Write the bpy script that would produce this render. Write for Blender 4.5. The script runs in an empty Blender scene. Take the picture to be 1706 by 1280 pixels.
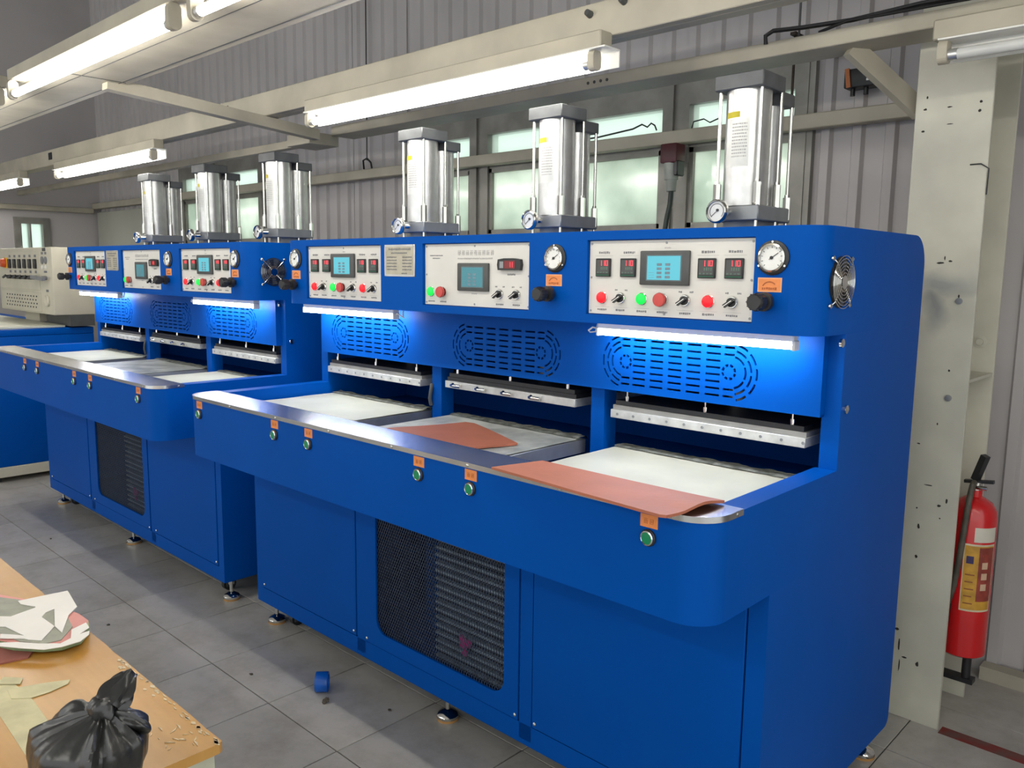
import bpy, bmesh, math, random
from mathutils import Vector, Matrix, noise
random.seed(7)
S = bpy.context.scene
C = S.collection
PI = math.pi

# ------------------------------------------------------------------ camera
cam_d = bpy.data.cameras.new('camera')
cam = bpy.data.objects.new('camera', cam_d); C.objects.link(cam)
FW = Vector((-0.68040, 0.71993, -0.13695)); RT = Vector((0.72559, 0.68802, 0.01198)); UP = Vector((-0.10285, 0.09122, 0.99050))
cam.matrix_world = Matrix(((RT.x, UP.x, -FW.x, 0.7618), (RT.y, UP.y, -FW.y, -1.3649), (RT.z, UP.z, -FW.z, 1.4597), (0, 0, 0, 1)))
cam_d.sensor_width = 36.0
cam_d.lens = 1362.0 / 1706.0 * 36.0
cam_d.clip_start = 0.02
S.camera = cam

# ------------------------------------------------------------------ world and exposure
W = bpy.data.worlds.new('world'); S.world = W
W.use_nodes = True
W.node_tree.nodes['Background'].inputs[0].default_value = (0.97, 1.0, 0.99, 1)
W.node_tree.nodes['Background'].inputs[1].default_value = 0.85
S.view_settings.view_transform = 'Standard'
S.view_settings.look = 'None'
S.view_settings.gamma = 1.0
S.view_settings.use_curve_mapping = False
S.view_settings.exposure = 0.75
S.cycles.use_denoising = True
S.cycles.use_adaptive_sampling = True
S.cycles.adaptive_threshold = 0.03
S.cycles.max_bounces = 6
S.cycles.diffuse_bounces = 3
S.cycles.glossy_bounces = 3
S.cycles.transmission_bounces = 4
TUBE = 24.0        # fluorescent tubes overhead
LED = 28.0         # lamp bars under the hoods

# ------------------------------------------------------------------ materials
def pm(name, col, rough=0.5, metal=0.0, var=0.10, scale=6.0, bump=0.0, bscale=60.0, coat=0.0, spec=0.5, col2=None, lo=0.35, hi=0.65, world=False, detail=4.0):
    m = bpy.data.materials.new(name); m.use_nodes = True
    nt = m.node_tree; n = nt.nodes; b = n['Principled BSDF']
    tc = n.new('ShaderNodeNewGeometry' if world else 'ShaderNodeTexCoord')
    src = tc.outputs['Position' if world else 'Object']
    nz = n.new('ShaderNodeTexNoise'); nz.inputs['Scale'].default_value = scale; nz.inputs['Detail'].default_value = detail
    nt.links.new(src, nz.inputs['Vector'])
    r = n.new('ShaderNodeValToRGB')
    c2 = col2 if col2 else tuple(max(0, c * (1 - 2 * var)) for c in col)
    r.color_ramp.elements[0].position = lo; r.color_ramp.elements[1].position = hi
    r.color_ramp.elements[0].color = (*c2, 1); r.color_ramp.elements[1].color = (*col, 1)
    nt.links.new(nz.outputs['Fac'], r.inputs['Fac']); nt.links.new(r.outputs['Color'], b.inputs['Base Color'])
    b.inputs['Roughness'].default_value = rough; b.inputs['Metallic'].default_value = metal
    b.inputs['Specular IOR Level'].default_value = spec
    b.inputs['Coat Weight'].default_value = coat; b.inputs['Coat Roughness'].default_value = 0.15
    if bump > 0:
        nb = n.new('ShaderNodeTexNoise'); nb.inputs['Scale'].default_value = bscale; nb.inputs['Detail'].default_value = 3
        nt.links.new(src, nb.inputs['Vector'])
        bp = n.new('ShaderNodeBump'); bp.inputs['Strength'].default_value = bump; bp.inputs['Distance'].default_value = 0.01
        nt.links.new(nb.outputs['Fac'], bp.inputs['Height']); nt.links.new(bp.outputs['Normal'], b.inputs['Normal'])
    return m
def em(name, col, strength, base=(0.8, 0.8, 0.8), lamp=False):
    m = bpy.data.materials.new(name); m.use_nodes = True
    b = m.node_tree.nodes['Principled BSDF']
    b.inputs['Base Color'].default_value = (*base, 1)
    b.inputs['Emission Color'].default_value = (*col, 1); b.inputs['Emission Strength'].default_value = strength
    b.inputs['Roughness'].default_value = 0.4
    if not lamp: m.cycles.emission_sampling = 'NONE'
    return m
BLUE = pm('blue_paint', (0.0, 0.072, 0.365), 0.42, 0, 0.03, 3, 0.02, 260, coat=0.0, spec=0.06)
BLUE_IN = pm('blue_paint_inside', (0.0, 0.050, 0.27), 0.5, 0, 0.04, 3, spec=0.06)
STEEL = pm('stainless_steel', (0.62, 0.62, 0.62), 0.25, 1.0, 0.10, 5, 0.05, 30)
CHROME = pm('chrome', (0.75, 0.74, 0.70), 0.12, 1.0, 0.05, 20)
ALU = pm('brushed_aluminium', (0.66, 0.66, 0.65), 0.36, 0.85, 0.08, 18, 0.05, 90)
ALU_D = pm('grey_anodised', (0.30, 0.31, 0.32), 0.45, 0.5, 0.08, 15)
ALU_L = pm('raw_aluminium_plate', (0.66, 0.66, 0.63), 0.42, 0.55, 0.12, 24, 0.08, 70)
SPACER = pm('dull_spacer_plate', (0.36, 0.35, 0.33), 0.5, 0.4, 0.1, 20)
CAPM = pm('dark_cylinder_cap', (0.13, 0.135, 0.14), 0.5, 0.3, 0.1, 20)
CREAMCL = pm('cream_teflon_sheet', (0.60, 0.60, 0.49), 0.38, 0, 0.10, 4, 0.03, 14)
GREYCL = pm('worn_grey_platen_sheet', (0.62, 0.63, 0.58), 0.4, 0.1, 0.25, 9, 0.1, 40, col2=(0.30, 0.32, 0.30))
FOIL = pm('crumpled_grey_foil', (0.28, 0.29, 0.26), 0.45, 0.4, 0.3, 40, 0.5, 60)
PANEL = pm('grey_panel_print', (0.66, 0.64, 0.60), 0.45, 0, 0.03, 8)
BLACK = pm('black_plastic', (0.018, 0.018, 0.020), 0.4, 0, 0.1, 30)
DKGREY = pm('dark_grey_plastic', (0.07, 0.073, 0.072), 0.45, 0, 0.1, 20)
DARKIN = pm('dark_cavity', (0.012, 0.014, 0.022), 0.8, 0, 0.2, 9)
INK = pm('grey_ink', (0.20, 0.20, 0.21), 0.6, 0, 0.1, 60)
INKL = pm('light_grey_ink', (0.42, 0.41, 0.40), 0.6, 0, 0.1, 60)
SCREEN = em('cyan_screen', (0.08, 0.38, 0.46), 0.75, (0.02, 0.1, 0.12))
SCREEN_D = em('teal_screen', (0.05, 0.20, 0.23), 0.55, (0.02, 0.08, 0.1))
SCR_B = pm('screen_button_grey', (0.16, 0.24, 0.30), 0.4, 0, 0.1, 60)
DIG = em('red_digits', (1.0, 0.04, 0.06), 1.6, (0.3, 0, 0))
DIG2 = pm('dim_digits', (0.10, 0.16, 0.13), 0.5, 0, 0.1, 80)
LRED = em('lit_red_lens', (1.0, 0.01, 0.02), 0.8, (0.7, 0.0, 0.0))
LGREEN = em('lit_green_lens', (0.01, 0.8, 0.08), 0.55, (0.0, 0.6, 0.05))
RED_B = pm('red_button_cap', (0.55, 0.06, 0.05), 0.35, 0, 0.05, 20)
GRN_B = pm('green_button_cap', (0.0, 0.22, 0.09), 0.35, 0, 0.05, 20)
ORANGE = pm('orange_tag', (0.80, 0.26, 0.07), 0.45, 0, 0.08, 40)
ORANGE_I = pm('dark_orange_print', (0.42, 0.10, 0.02), 0.5, 0, 0.1, 60)
WHITE = pm('white_plastic', (0.78, 0.77, 0.72), 0.4, 0, 0.04, 10)
DIAL = pm('white_dial', (0.80, 0.80, 0.78), 0.3, 0, 0.05, 40)
TUBE_M = em('fluorescent_glow', (1.0, 0.97, 0.90), TUBE, lamp=True)
LED_M = em('led_bar_glow', (0.93, 0.96, 1.0), LED, lamp=True)
TUBE_OFF = pm('unlit_tube', (0.62, 0.62, 0.60), 0.2, 0, 0.05, 10)
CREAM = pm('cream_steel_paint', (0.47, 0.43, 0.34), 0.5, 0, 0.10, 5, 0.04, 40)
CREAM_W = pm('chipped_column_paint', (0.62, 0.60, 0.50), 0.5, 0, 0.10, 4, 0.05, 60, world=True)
WALLM = pm('grey_corrugated_sheet', (0.52, 0.49, 0.485), 0.55, 0, 0.08, 1.3, 0.03, 30, world=True)
WALLB = pm('beige_panel', (0.42, 0.42, 0.36), 0.6, 0, 0.06, 2)
ALUWIN = pm('aluminium_window_frame', (0.30, 0.29, 0.26), 0.45, 0.35, 0.15, 6)
RUBBER = pm('red_silicone_rubber', (0.42, 0.132, 0.070), 0.6, 0, 0.06, 10, 0.05, 120)
REDEXT = pm('red_enamel', (0.60, 0.012, 0.015), 0.25, 0, 0.05, 6, coat=0.4)
BAGM = pm('black_bin_liner', (0.022, 0.022, 0.021), 0.30, 0, 0.2, 12, 0.10, 40, spec=0.7)
TAPE = pm('masking_tape', (0.62, 0.56, 0.33), 0.6, 0, 0.10, 22, 0.15, 60)
CARD = pm('white_card', (0.80, 0.76, 0.70), 0.6, 0, 0.04, 8)
FELT = pm('grey_green_felt', (0.36, 0.36, 0.29), 0.8, 0, 0.08, 30, 0.1, 200)
PINK = pm('pink_sheet', (0.72, 0.30, 0.26), 0.6, 0, 0.08, 10)
GREENB = pm('green_board', (0.30, 0.40, 0.20), 0.6, 0, 0.2, 14)
REDPAD = pm('dusty_red_pad', (0.36, 0.12, 0.09), 0.7, 0, 0.15, 10)
BEIGE = pm('beige_enclosure', (0.58, 0.54, 0.43), 0.5, 0, 0.05, 5)
YELLOW = pm('yellow_plate', (0.85, 0.50, 0.03), 0.4, 0, 0.05, 20)
YLABEL = pm('yellow_sticker', (0.62, 0.52, 0.01), 0.5, 0, 0.08, 40)
SLABEL = pm('silver_sticker', (0.66, 0.66, 0.63), 0.28, 0.2, 0.05, 20)
REDPLUG = pm('red_plug_plastic', (0.075, 0.008, 0.014), 0.45, 0, 0.1, 20)
GREYPL = pm('grey_plug_plastic', (0.30, 0.32, 0.29), 0.5, 0, 0.1, 20)
MAGENTA = pm('magenta_rag', (0.42, 0.02, 0.20), 0.6, 0, 0.15, 50)
TAN = pm('rubber_pad_tan', (0.45, 0.24, 0.08), 0.6, 0, 0.1, 30)
ROOFM = pm('roof_sheet', (0.40, 0.39, 0.38), 0.7, 0, 0.1, 1)
BLUETAPE = pm('blue_tape', (0.0, 0.10, 0.50), 0.35, 0, 0.1, 30)
SCRAP = pm('dark_scrap', (0.10, 0.08, 0.055), 0.7, 0, 0.3, 60)
REDLINE = pm('worn_red_floor_paint', (0.20, 0.025, 0.020), 0.6, 0, 0.2, 20, col2=(0.14, 0.07, 0.06), world=True)
GROUT = pm('dark_grout', (0.055, 0.050, 0.045), 0.8, 0, 0.2, 20)

def floor_mat():
    m = pm('grey_floor_tile', (0.44, 0.42, 0.385), 0.30, 0, 0.06, 2.2, 0.03, 40, world=True, spec=0.4)
    nt = m.node_tree; n = nt.nodes; b = n['Principled BSDF']
    g = n.new('ShaderNodeNewGeometry'); nz = n.new('ShaderNodeTexNoise'); nz.inputs['Scale'].default_value = 5.5; nz.inputs['Detail'].default_value = 9; nz.inputs['Roughness'].default_value = 0.72
    nt.links.new(g.outputs['Position'], nz.inputs['Vector'])
    r = n.new('ShaderNodeValToRGB'); r.color_ramp.elements[0].position = 0.36; r.color_ramp.elements[1].position = 0.56
    r.color_ramp.elements[0].color = (0.74, 0.72, 0.69, 1); r.color_ramp.elements[1].color = (1, 1, 1, 1)
    nt.links.new(nz.outputs['Fac'], r.inputs['Fac'])
    mx = n.new('ShaderNodeMix'); mx.data_type = 'RGBA'; mx.blend_type = 'MULTIPLY'; mx.inputs['Factor'].default_value = 0.8
    old = b.inputs['Base Color'].links[0].from_socket
    nt.links.new(old, mx.inputs['A']); nt.links.new(r.outputs['Color'], mx.inputs['B'])
    oi = n.new('ShaderNodeObjectInfo'); hs = n.new('ShaderNodeHueSaturation'); mr = n.new('ShaderNodeMapRange')
    mr.inputs['To Min'].default_value = 0.90; mr.inputs['To Max'].default_value = 1.08
    nt.links.new(oi.outputs['Random'], mr.inputs['Value']); nt.links.new(mr.outputs['Result'], hs.inputs['Value'])
    nt.links.new(mx.outputs['Result'], hs.inputs['Color']); nt.links.new(hs.outputs['Color'], b.inputs['Base Color'])
    r2 = n.new('ShaderNodeMapRange'); r2.inputs['To Min'].default_value = 0.42; r2.inputs['To Max'].default_value = 0.24
    nt.links.new(nz.outputs['Fac'], r2.inputs['Value']); nt.links.new(r2.outputs['Result'], b.inputs['Roughness'])
    return m
TILE = floor_mat()
def scuffed():        # column paint with a rubbed grey patch (wear) in the object's own coordinates
    m = CREAM_W.copy(); m.name = 'rubbed_column_paint'; nt = m.node_tree; n = nt.nodes; b = n['Principled BSDF']
    tc = n.new('ShaderNodeTexCoord'); nz = n.new('ShaderNodeTexNoise'); nz.inputs['Scale'].default_value = 9; nz.inputs['Detail'].default_value = 5
    nt.links.new(tc.outputs['Object'], nz.inputs['Vector'])
    ad = n.new('ShaderNodeVectorMath'); ad.operation = 'MULTIPLY_ADD'; ad.inputs[1].default_value = (0.10, 0.0, 0.10); nt.links.new(nz.outputs['Color'], ad.inputs[0]); nt.links.new(tc.outputs['Object'], ad.inputs[2])
    def blob(cx, cz, sx, sz, lo, hi):
        mp = n.new('ShaderNodeMapping'); mp.inputs['Location'].default_value = (-cx / sx, 0, -cz / sz); mp.inputs['Scale'].default_value = (1 / sx, 0, 1 / sz)
        nt.links.new(ad.outputs[0], mp.inputs['Vector'])
        ln = n.new('ShaderNodeVectorMath'); ln.operation = 'LENGTH'; nt.links.new(mp.outputs[0], ln.inputs[0])
        mr = n.new('ShaderNodeMapRange'); mr.inputs['From Min'].default_value = hi; mr.inputs['From Max'].default_value = lo; nt.links.new(ln.outputs['Value'], mr.inputs['Value'])
        return mr.outputs['Result']
    f1 = blob(0.07, 1.485, 0.11, 0.045, 0.25, 1.1); f2 = blob(0.04, 1.42, 0.045, 0.10, 0.2, 1.1)
    mx = n.new('ShaderNodeMath'); mx.operation = 'MAXIMUM'; nt.links.new(f1, mx.inputs[0]); nt.links.new(f2, mx.inputs[1])
    mu = n.new('ShaderNodeMath'); mu.operation = 'MULTIPLY'; mu.inputs[1].default_value = 0.7; nt.links.new(mx.outputs[0], mu.inputs[0])
    mi = n.new('ShaderNodeMix'); mi.data_type = 'RGBA'; mi.inputs['B'].default_value = (0.20, 0.215, 0.225, 1)
    old = b.inputs['Base Color'].links[0].from_socket; nt.links.new(old, mi.inputs['A']); nt.links.new(mu.outputs[0], mi.inputs['Factor']); nt.links.new(mi.outputs['Result'], b.inputs['Base Color'])
    return m

def table_mat():
    m = pm('varnished_plywood', (0.55, 0.30, 0.085), 0.32, 0, 0.2, 3.0, 0.12, 14, coat=0.15, col2=(0.46, 0.22, 0.032), lo=0.38, hi=0.62)
    nt = m.node_tree; n = nt.nodes; b = n['Principled BSDF']
    tc = n.new('ShaderNodeTexCoord'); mp = n.new('ShaderNodeMapping'); mp.inputs['Scale'].default_value = (3, 26, 3)
    nz = n.new('ShaderNodeTexNoise'); nz.inputs['Scale'].default_value = 3.0; nz.inputs['Detail'].default_value = 5
    nt.links.new(tc.outputs['Object'], mp.inputs['Vector']); nt.links.new(mp.outputs['Vector'], nz.inputs['Vector'])
    r = n.new('ShaderNodeValToRGB'); r.color_ramp.elements[0].color = (0.82, 0.80, 0.76, 1); r.color_ramp.elements[1].color = (1.06, 1.06, 1.06, 1)
    nt.links.new(nz.outputs['Fac'], r.inputs['Fac'])
    mx = n.new('ShaderNodeMix'); mx.data_type = 'RGBA'; mx.blend_type = 'MULTIPLY'; mx.inputs['Factor'].default_value = 1
    old = b.inputs['Base Color'].links[0].from_socket
    nt.links.new(old, mx.inputs['A']); nt.links.new(r.outputs['Color'], mx.inputs['B']); nt.links.new(mx.outputs['Result'], b.inputs['Base Color'])
    return m
PLY = table_mat()

def glass_mat():      # dirty frosted panes, daylight comes through them
    m = bpy.data.materials.new('frosted_window_glass'); m.use_nodes = True
    nt = m.node_tree; n = nt.nodes; n.remove(n['Principled BSDF']); out = n['Material Output']
    g = n.new('ShaderNodeNewGeometry'); nz = n.new('ShaderNodeTexNoise'); nz.inputs['Scale'].default_value = 3.5; nz.inputs['Detail'].default_value = 6
    nt.links.new(g.outputs['Position'], nz.inputs['Vector'])
    r = n.new('ShaderNodeValToRGB'); r.color_ramp.elements[0].position = 0.3; r.color_ramp.elements[1].position = 0.7
    r.color_ramp.elements[0].color = (0.55, 0.63, 0.55, 1); r.color_ramp.elements[1].color = (0.86, 0.93, 0.84, 1)
    nt.links.new(nz.outputs['Fac'], r.inputs['Fac'])
    t = n.new('ShaderNodeBsdfTranslucent'); nt.links.new(r.outputs['Color'], t.inputs['Color'])
    gl = n.new('ShaderNodeBsdfGlossy'); gl.inputs['Roughness'].default_value = 0.12
    mx = n.new('ShaderNodeMixShader'); mx.inputs[0].default_value = 0.06
    nt.links.new(t.outputs[0], mx.inputs[1]); nt.links.new(gl.outputs[0], mx.inputs[2]); nt.links.new(mx.outputs[0], out.inputs['Surface'])
    return m
PANE = glass_mat()
def glass_clear():
    m = bpy.data.materials.new('clear_upper_glass'); m.use_nodes = True
    nt = m.node_tree; n = nt.nodes; n.remove(n['Principled BSDF']); out = n['Material Output']
    t = n.new('ShaderNodeBsdfTranslucent'); t.inputs['Color'].default_value = (0.88, 0.98, 0.90, 1)
    tr = n.new('ShaderNodeBsdfTransparent'); tr.inputs['Color'].default_value = (0.85, 0.95, 0.90, 1)
    mx = n.new('ShaderNodeMixShader'); mx.inputs[0].default_value = 0.55
    nt.links.new(t.outputs[0], mx.inputs[1]); nt.links.new(tr.outputs[0], mx.inputs[2]); nt.links.new(mx.outputs[0], out.inputs['Surface'])
    return m
PANE_UP = glass_clear()

# ------------------------------------------------------------------ mesh builder
class MB:
    def __init__(s): s.v = []; s.f = []; s.m = []; s.s = []
    def add(s, vs, fs, m=0, smooth=False):
        o = len(s.v); s.v += [tuple(p) for p in vs]
        for f in fs: s.f.append(tuple(i + o for i in f)); s.m.append(m); s.s.append(smooth)
        return s
    def box(s, x0, x1, y0, y1, z0, z1, m=0, bev=0.0, seg=2):
        if bev <= 0:
            vs = [(x, y, z) for x in (x0, x1) for y in (y0, y1) for z in (z0, z1)]
            return s.add(vs, [(0, 1, 3, 2), (4, 6, 7, 5), (0, 4, 5, 1), (2, 3, 7, 6), (0, 2, 6, 4), (1, 5, 7, 3)], m)
        bm = bmesh.new(); bmesh.ops.create_cube(bm, size=1)
        for v in bm.verts: v.co = Vector(((x0 + x1) / 2 + v.co.x * (x1 - x0), (y0 + y1) / 2 + v.co.y * (y1 - y0), (z0 + z1) / 2 + v.co.z * (z1 - z0)))
        bmesh.ops.bevel(bm, geom=bm.edges[:], offset=bev, segments=seg, affect='EDGES', profile=0.5)
        bm.verts.index_update()
        s.add([v.co for v in bm.verts], [[v.index for v in f.verts] for f in bm.faces], m, True); bm.free(); return s
    def obox(s, p0, p1, w, h, m=0, up=(0, 0, 1)):      # bar from p0 to p1, width w, height h
        p0 = Vector(p0); p1 = Vector(p1); d = (p1 - p0).normalized(); u = Vector(up)
        r = d.cross(u).normalized(); u = r.cross(d)
        vs = [p + r * a * w / 2 + u * b * h / 2 for p in (p0, p1) for a, b in ((-1, -1), (1, -1), (1, 1), (-1, 1))]
        return s.add(vs, [(0, 1, 2, 3), (7, 6, 5, 4), (0, 4, 5, 1), (1, 5, 6, 2), (2, 6, 7, 3), (3, 7, 4, 0)], m)
    def cyl(s, p0, p1, r0, r1=None, n=16, m=0, caps=True, smooth=True):
        r1 = r0 if r1 is None else r1
        p0 = Vector(p0); p1 = Vector(p1); d = (p1 - p0).normalized()
        a = d.orthogonal().normalized(); b = d.cross(a)
        vs = [p + (a * math.cos(2 * PI * i / n) + b * math.sin(2 * PI * i / n)) * r for p, r in ((p0, r0), (p1, r1)) for i in range(n)]
        s.add(vs, [(i, (i + 1) % n, n + (i + 1) % n, n + i) for i in range(n)], m, smooth)
        if caps:
            s.add(vs[:n], [tuple(range(n - 1, -1, -1))], m); s.add(vs[n:], [tuple(range(n))], m)
        return s
    def lathe(s, prof, org, axis, n=24, m=0, smooth=True):     # prof: (radius, height along axis)
        d = Vector(axis).normalized(); a = d.orthogonal().normalized(); b = d.cross(a); o = Vector(org); k = len(prof)
        vs = [o + d * h + (a * math.cos(2 * PI * i / n) + b * math.sin(2 * PI * i / n)) * r for r, h in prof for i in range(n)]
        fs = [(j * n + i, j * n + (i + 1) % n, (j + 1) * n + (i + 1) % n, (j + 1) * n + i) for j in range(k - 1) for i in range(n)]
        s.add(vs, fs, m, smooth)
        return s
    def tube(s, pts, r, n=8, m=0, closed=False):
        pts = [Vector(p) for p in pts]; k = len(pts); vs = []; prev = None
        for i, p in enumerate(pts):
            if closed: d = (pts[(i + 1) % k] - pts[i - 1]).normalized()
            else: d = (pts[min(i + 1, k - 1)] - pts[max(i - 1, 0)]).normalized()
            a = d.orthogonal().normalized() if prev is None else (prev - d * prev.dot(d)).normalized()
            prev = a; b = d.cross(a); rr = r[i] if isinstance(r, (list, tuple)) else r
            vs += [p + (a * math.cos(2 * PI * j / n) + b * math.sin(2 * PI * j / n)) * rr for j in range(n)]
        fs = [(i * n + j, i * n + (j + 1) % n, ((i + 1) % k) * n + (j + 1) % n, ((i + 1) % k) * n + j) for i in range(k if closed else k - 1) for j in range(n)]
        s.add(vs, fs, m, True)
        if not closed: s.add(vs[:n], [tuple(range(n - 1, -1, -1))], m); s.add(vs[-n:], [tuple(range(n))], m)
        return s
    def prism(s, poly, axis, a0, a1, m=0, smooth=False):
        def P(q, a): return {'x': (a, q[0], q[1]), 'y': (q[0], a, q[1]), 'z': (q[0], q[1], a)}[axis]
        n = len(poly); vs = [P(q, a0) for q in poly] + [P(q, a1) for q in poly]
        s.add(vs, [tuple(range(n - 1, -1, -1)), tuple(range(n, 2 * n))], m)
        s.add(vs, [(i, (i + 1) % n, n + (i + 1) % n, n + i) for i in range(n)], m, smooth)
        return s
    def build(s, name, mats, parent=None, loc=None, fix=True):
        me = bpy.data.meshes.new(name); me.from_pydata(s.v, [], s.f)
        if not isinstance(mats, (list, tuple)): mats = [mats]
        for q in mats: me.materials.append(q)
        me.polygons.foreach_set('material_index', s.m); me.polygons.foreach_set('use_smooth', s.s)
        if fix:
            bm = bmesh.new(); bm.from_mesh(me); bmesh.ops.remove_doubles(bm, verts=bm.verts, dist=1e-6)
            bmesh.ops.recalc_face_normals(bm, faces=bm.faces); bm.to_mesh(me); bm.free()
        me.update()
        if any(s.s):
            try: me.set_sharp_from_angle(angle=math.radians(40))
            except Exception: pass
        o = bpy.data.objects.new(name, me); C.objects.link(o)
        if loc is not None: o.location = loc
        if parent is not None: o.parent = parent
        return o
def tag(o, label=None, cat=None, group=None, kind=None):
    if label: o['label'] = label
    if cat: o['category'] = cat
    if group: o['group'] = group
    if kind: o['kind'] = kind
    return o
def empty(name, loc=(0, 0, 0), rz=0):
    o = bpy.data.objects.new(name, None); C.objects.link(o); o.location = loc; o.rotation_euler.z = rz; o.empty_display_size = 0.1
    return o
def copy_tree(o, parent=None):
    c = o.copy(); C.objects.link(c); c.parent = parent
    for ch in o.children: copy_tree(ch, c)
    return c
def place(o, loc, parent=None):      # linked copy of a childless piece
    c = o.copy(); C.objects.link(c); c.location = loc
    if parent is not None: c.parent = parent
    return c
def put(proto, locs, parent):        # the prototype takes the first place, copies (with their children) the rest
    res = [proto]; proto.parent = parent; proto.location = locs[0]
    for l in locs[1:]:
        c = copy_tree(proto, parent); c.location = l; res.append(c)
    return res
def arc(cx, cy, r, a0, a1, n=8):
    return [(cx + r * math.cos(math.radians(a0 + (a1 - a0) * i / n)), cy + r * math.sin(math.radians(a0 + (a1 - a0) * i / n))) for i in range(n + 1)]
def rrect(x0, x1, z0, z1, r, n=6, top=True):
    p = arc(x1 - r, z0 + r, r, -90, 0, n)
    p += arc(x1 - r, z1 - r, r, 0, 90, n) if top else [(x1, z1)]
    p += arc(x0 + r, z1 - r, r, 90, 180, n) if top else [(x0, z1)]
    p += arc(x0 + r, z0 + r, r, 180, 270, n)
    return p
def plate_hole(mb, x0, x1, z0, z1, hole, y0, y1, m=0):      # rectangular plate in XZ with one hole (counter-clockwise loop)
    cx = (min(p[0] for p in hole) + max(p[0] for p in hole)) / 2; cz = (min(p[1] for p in hole) + max(p[1] for p in hole)) / 2
    pts = list(hole); outer = []
    for (x, z) in pts:
        dx, dz = x - cx, z - cz
        t = min(((x1 if dx > 0 else x0) - cx) / dx if abs(dx) > 1e-9 else 1e9, ((z1 if dz > 0 else z0) - cz) / dz if abs(dz) > 1e-9 else 1e9)
        outer.append((cx + dx * t, cz + dz * t))
    # snap the outer loop to the corners
    for c in ((x0, z0), (x1, z0), (x1, z1), (x0, z1)):
        k = min(range(len(outer)), key=lambda i: (outer[i][0] - c[0]) ** 2 + (outer[i][1] - c[1]) ** 2); outer[k] = c
    n = len(pts)
    vs = [(x, y, z) for y in (y0, y1) for L in (outer, pts) for (x, z) in L]
    fs = []
    for i in range(n):
        j = (i + 1) % n
        fs += [(i, j, n + j, n + i), (2 * n + j, 2 * n + i, 3 * n + i, 3 * n + j), (n + i, n + j, 3 * n + j, 3 * n + i), (j, i, 2 * n + i, 2 * n + j)]
    return mb.add(vs, fs, m)
def marks_line(mb, x0, x1, z, h, y, m=0, gap=0.25):      # a blurred line of small print
    x = x0
    while x < x1 - h * 0.3:
        w = h * random.uniform(0.45, 0.95)
        mb.box(x, min(x + w, x1), y - 0.0004, y, z - h / 2 * random.uniform(0.6, 1), z + h / 2 * random.uniform(0.6, 1), m)
        x += w + h * gap
def glyph(mb, x, z, s, y, m=0):                          # an illegible square character: a few strokes
    t = s * 0.055
    for k in range(4):
        zz = z + s * (0.06 + 0.27 * k); mb.box(x + s * random.uniform(0.05, 0.15), x + s * random.uniform(0.80, 0.92), y - 0.0004, y, zz, zz + t, m)
    for k in range(3):
        xx = x + s * (0.16 + 0.30 * k); mb.box(xx, xx + t, y - 0.0004, y, z + s * random.uniform(0, 0.3), z + s * random.uniform(0.65, 0.98), m)

# ================================================================== THE SETTING
# floor: grout bed with single tiles
TP = 0.4; TX = -1.6102; TY = -0.0371
floor = MB().box(-9.6, 3.2, -4.5, 2.4, -0.06, -0.0035).build('floor', GROUT)
tag(floor, kind='structure')
tile0 = MB().box(-TP / 2 + 0.0018, TP / 2 - 0.0018, -TP / 2 + 0.0018, TP / 2 - 0.0018, -0.010, 0.0, 0, 0.0012, 1).build('floor_tile', TILE)
put(tile0, [(TX + (i + 0.5) * TP, TY + (j + 0.5) * TP, 0) for i in range(-19, 9) for j in range(-5, 5)], floor)
rest = MB()
for i in range(-19, 12):
    for j in range(-11, 5):
        if j < -5 or i >= 9:
            x = TX + i * TP; y = TY + j * TP; rest.box(x + 0.0018, x + TP - 0.0018, y + 0.0018, y + TP - 0.0018, -0.010, 0.0)
tag(rest.build('floor_tile_field', TILE, floor), kind='stuff')

# corrugated back wall, built of sheets, with window openings
WY = 1.95
WINS = [(-3.18, -2.69), (-2.545, -2.045), (-1.90, -1.41), (-1.27, -0.78), (-6.28, -5.78), (-5.52, -5.02)]
ZS, ZT = 1.665, 2.24
wall = MB().box(-8.3, 3.2, WY + 0.10, WY + 0.14, 0, 0.30).build('wall_back', WALLM); tag(wall, kind='structure')
def sheet(x0, x1, z0, z1):
    if x1 - x0 < 0.01: return
    pts = []; p = 0.125; x = x0
    k = math.floor(x0 / p); xs = set([x0, x1])
    prof = []
    for i in range(int(k) - 1, int(x1 / p) + 2):
        b = i * p
        prof += [(b, 0.0), (b + 0.072, 0.0), (b + 0.082, -0.020), (b + 0.115, -0.020)]
    def hgt(x):
        for (a, ya), (b, yb) in zip(prof, prof[1:]):
            if a <= x <= b: return ya + (yb - ya) * (x - a) / (b - a)
        return 0
    line = [(x0, hgt(x0))] + [(a, h) for a, h in prof if x0 < a < x1] + [(x1, hgt(x1))]
    n = len(line); t = 0.003
    vs = [(a, WY + h, z) for z in (z0, z1) for a, h in line] + [(a, WY + h + t, z) for z in (z0, z1) for a, h in line]
    fs = []
    for i in range(n - 1):
        fs += [(i, i + 1, n + i + 1, n + i), (3 * n + i, 3 * n + i + 1, 2 * n + i + 1, 2 * n + i), (i + 1, i, 2 * n + i, 2 * n + i + 1), (n + i, n + i + 1, 3 * n + i + 1, 3 * n + i)]
    fs += [(0, n, 3 * n, 2 * n), (n - 1, 3 * n - 1, 4 * n - 1, 2 * n - 1)]
    MB().add(vs, fs).build('wall_sheet', WALLM, wall)
edges = [-8.3, -7.2, -6.36, -4.94, -3.84, -3.26, -0.70, 0.35, 1.3, 2.3, 3.2]
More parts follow.
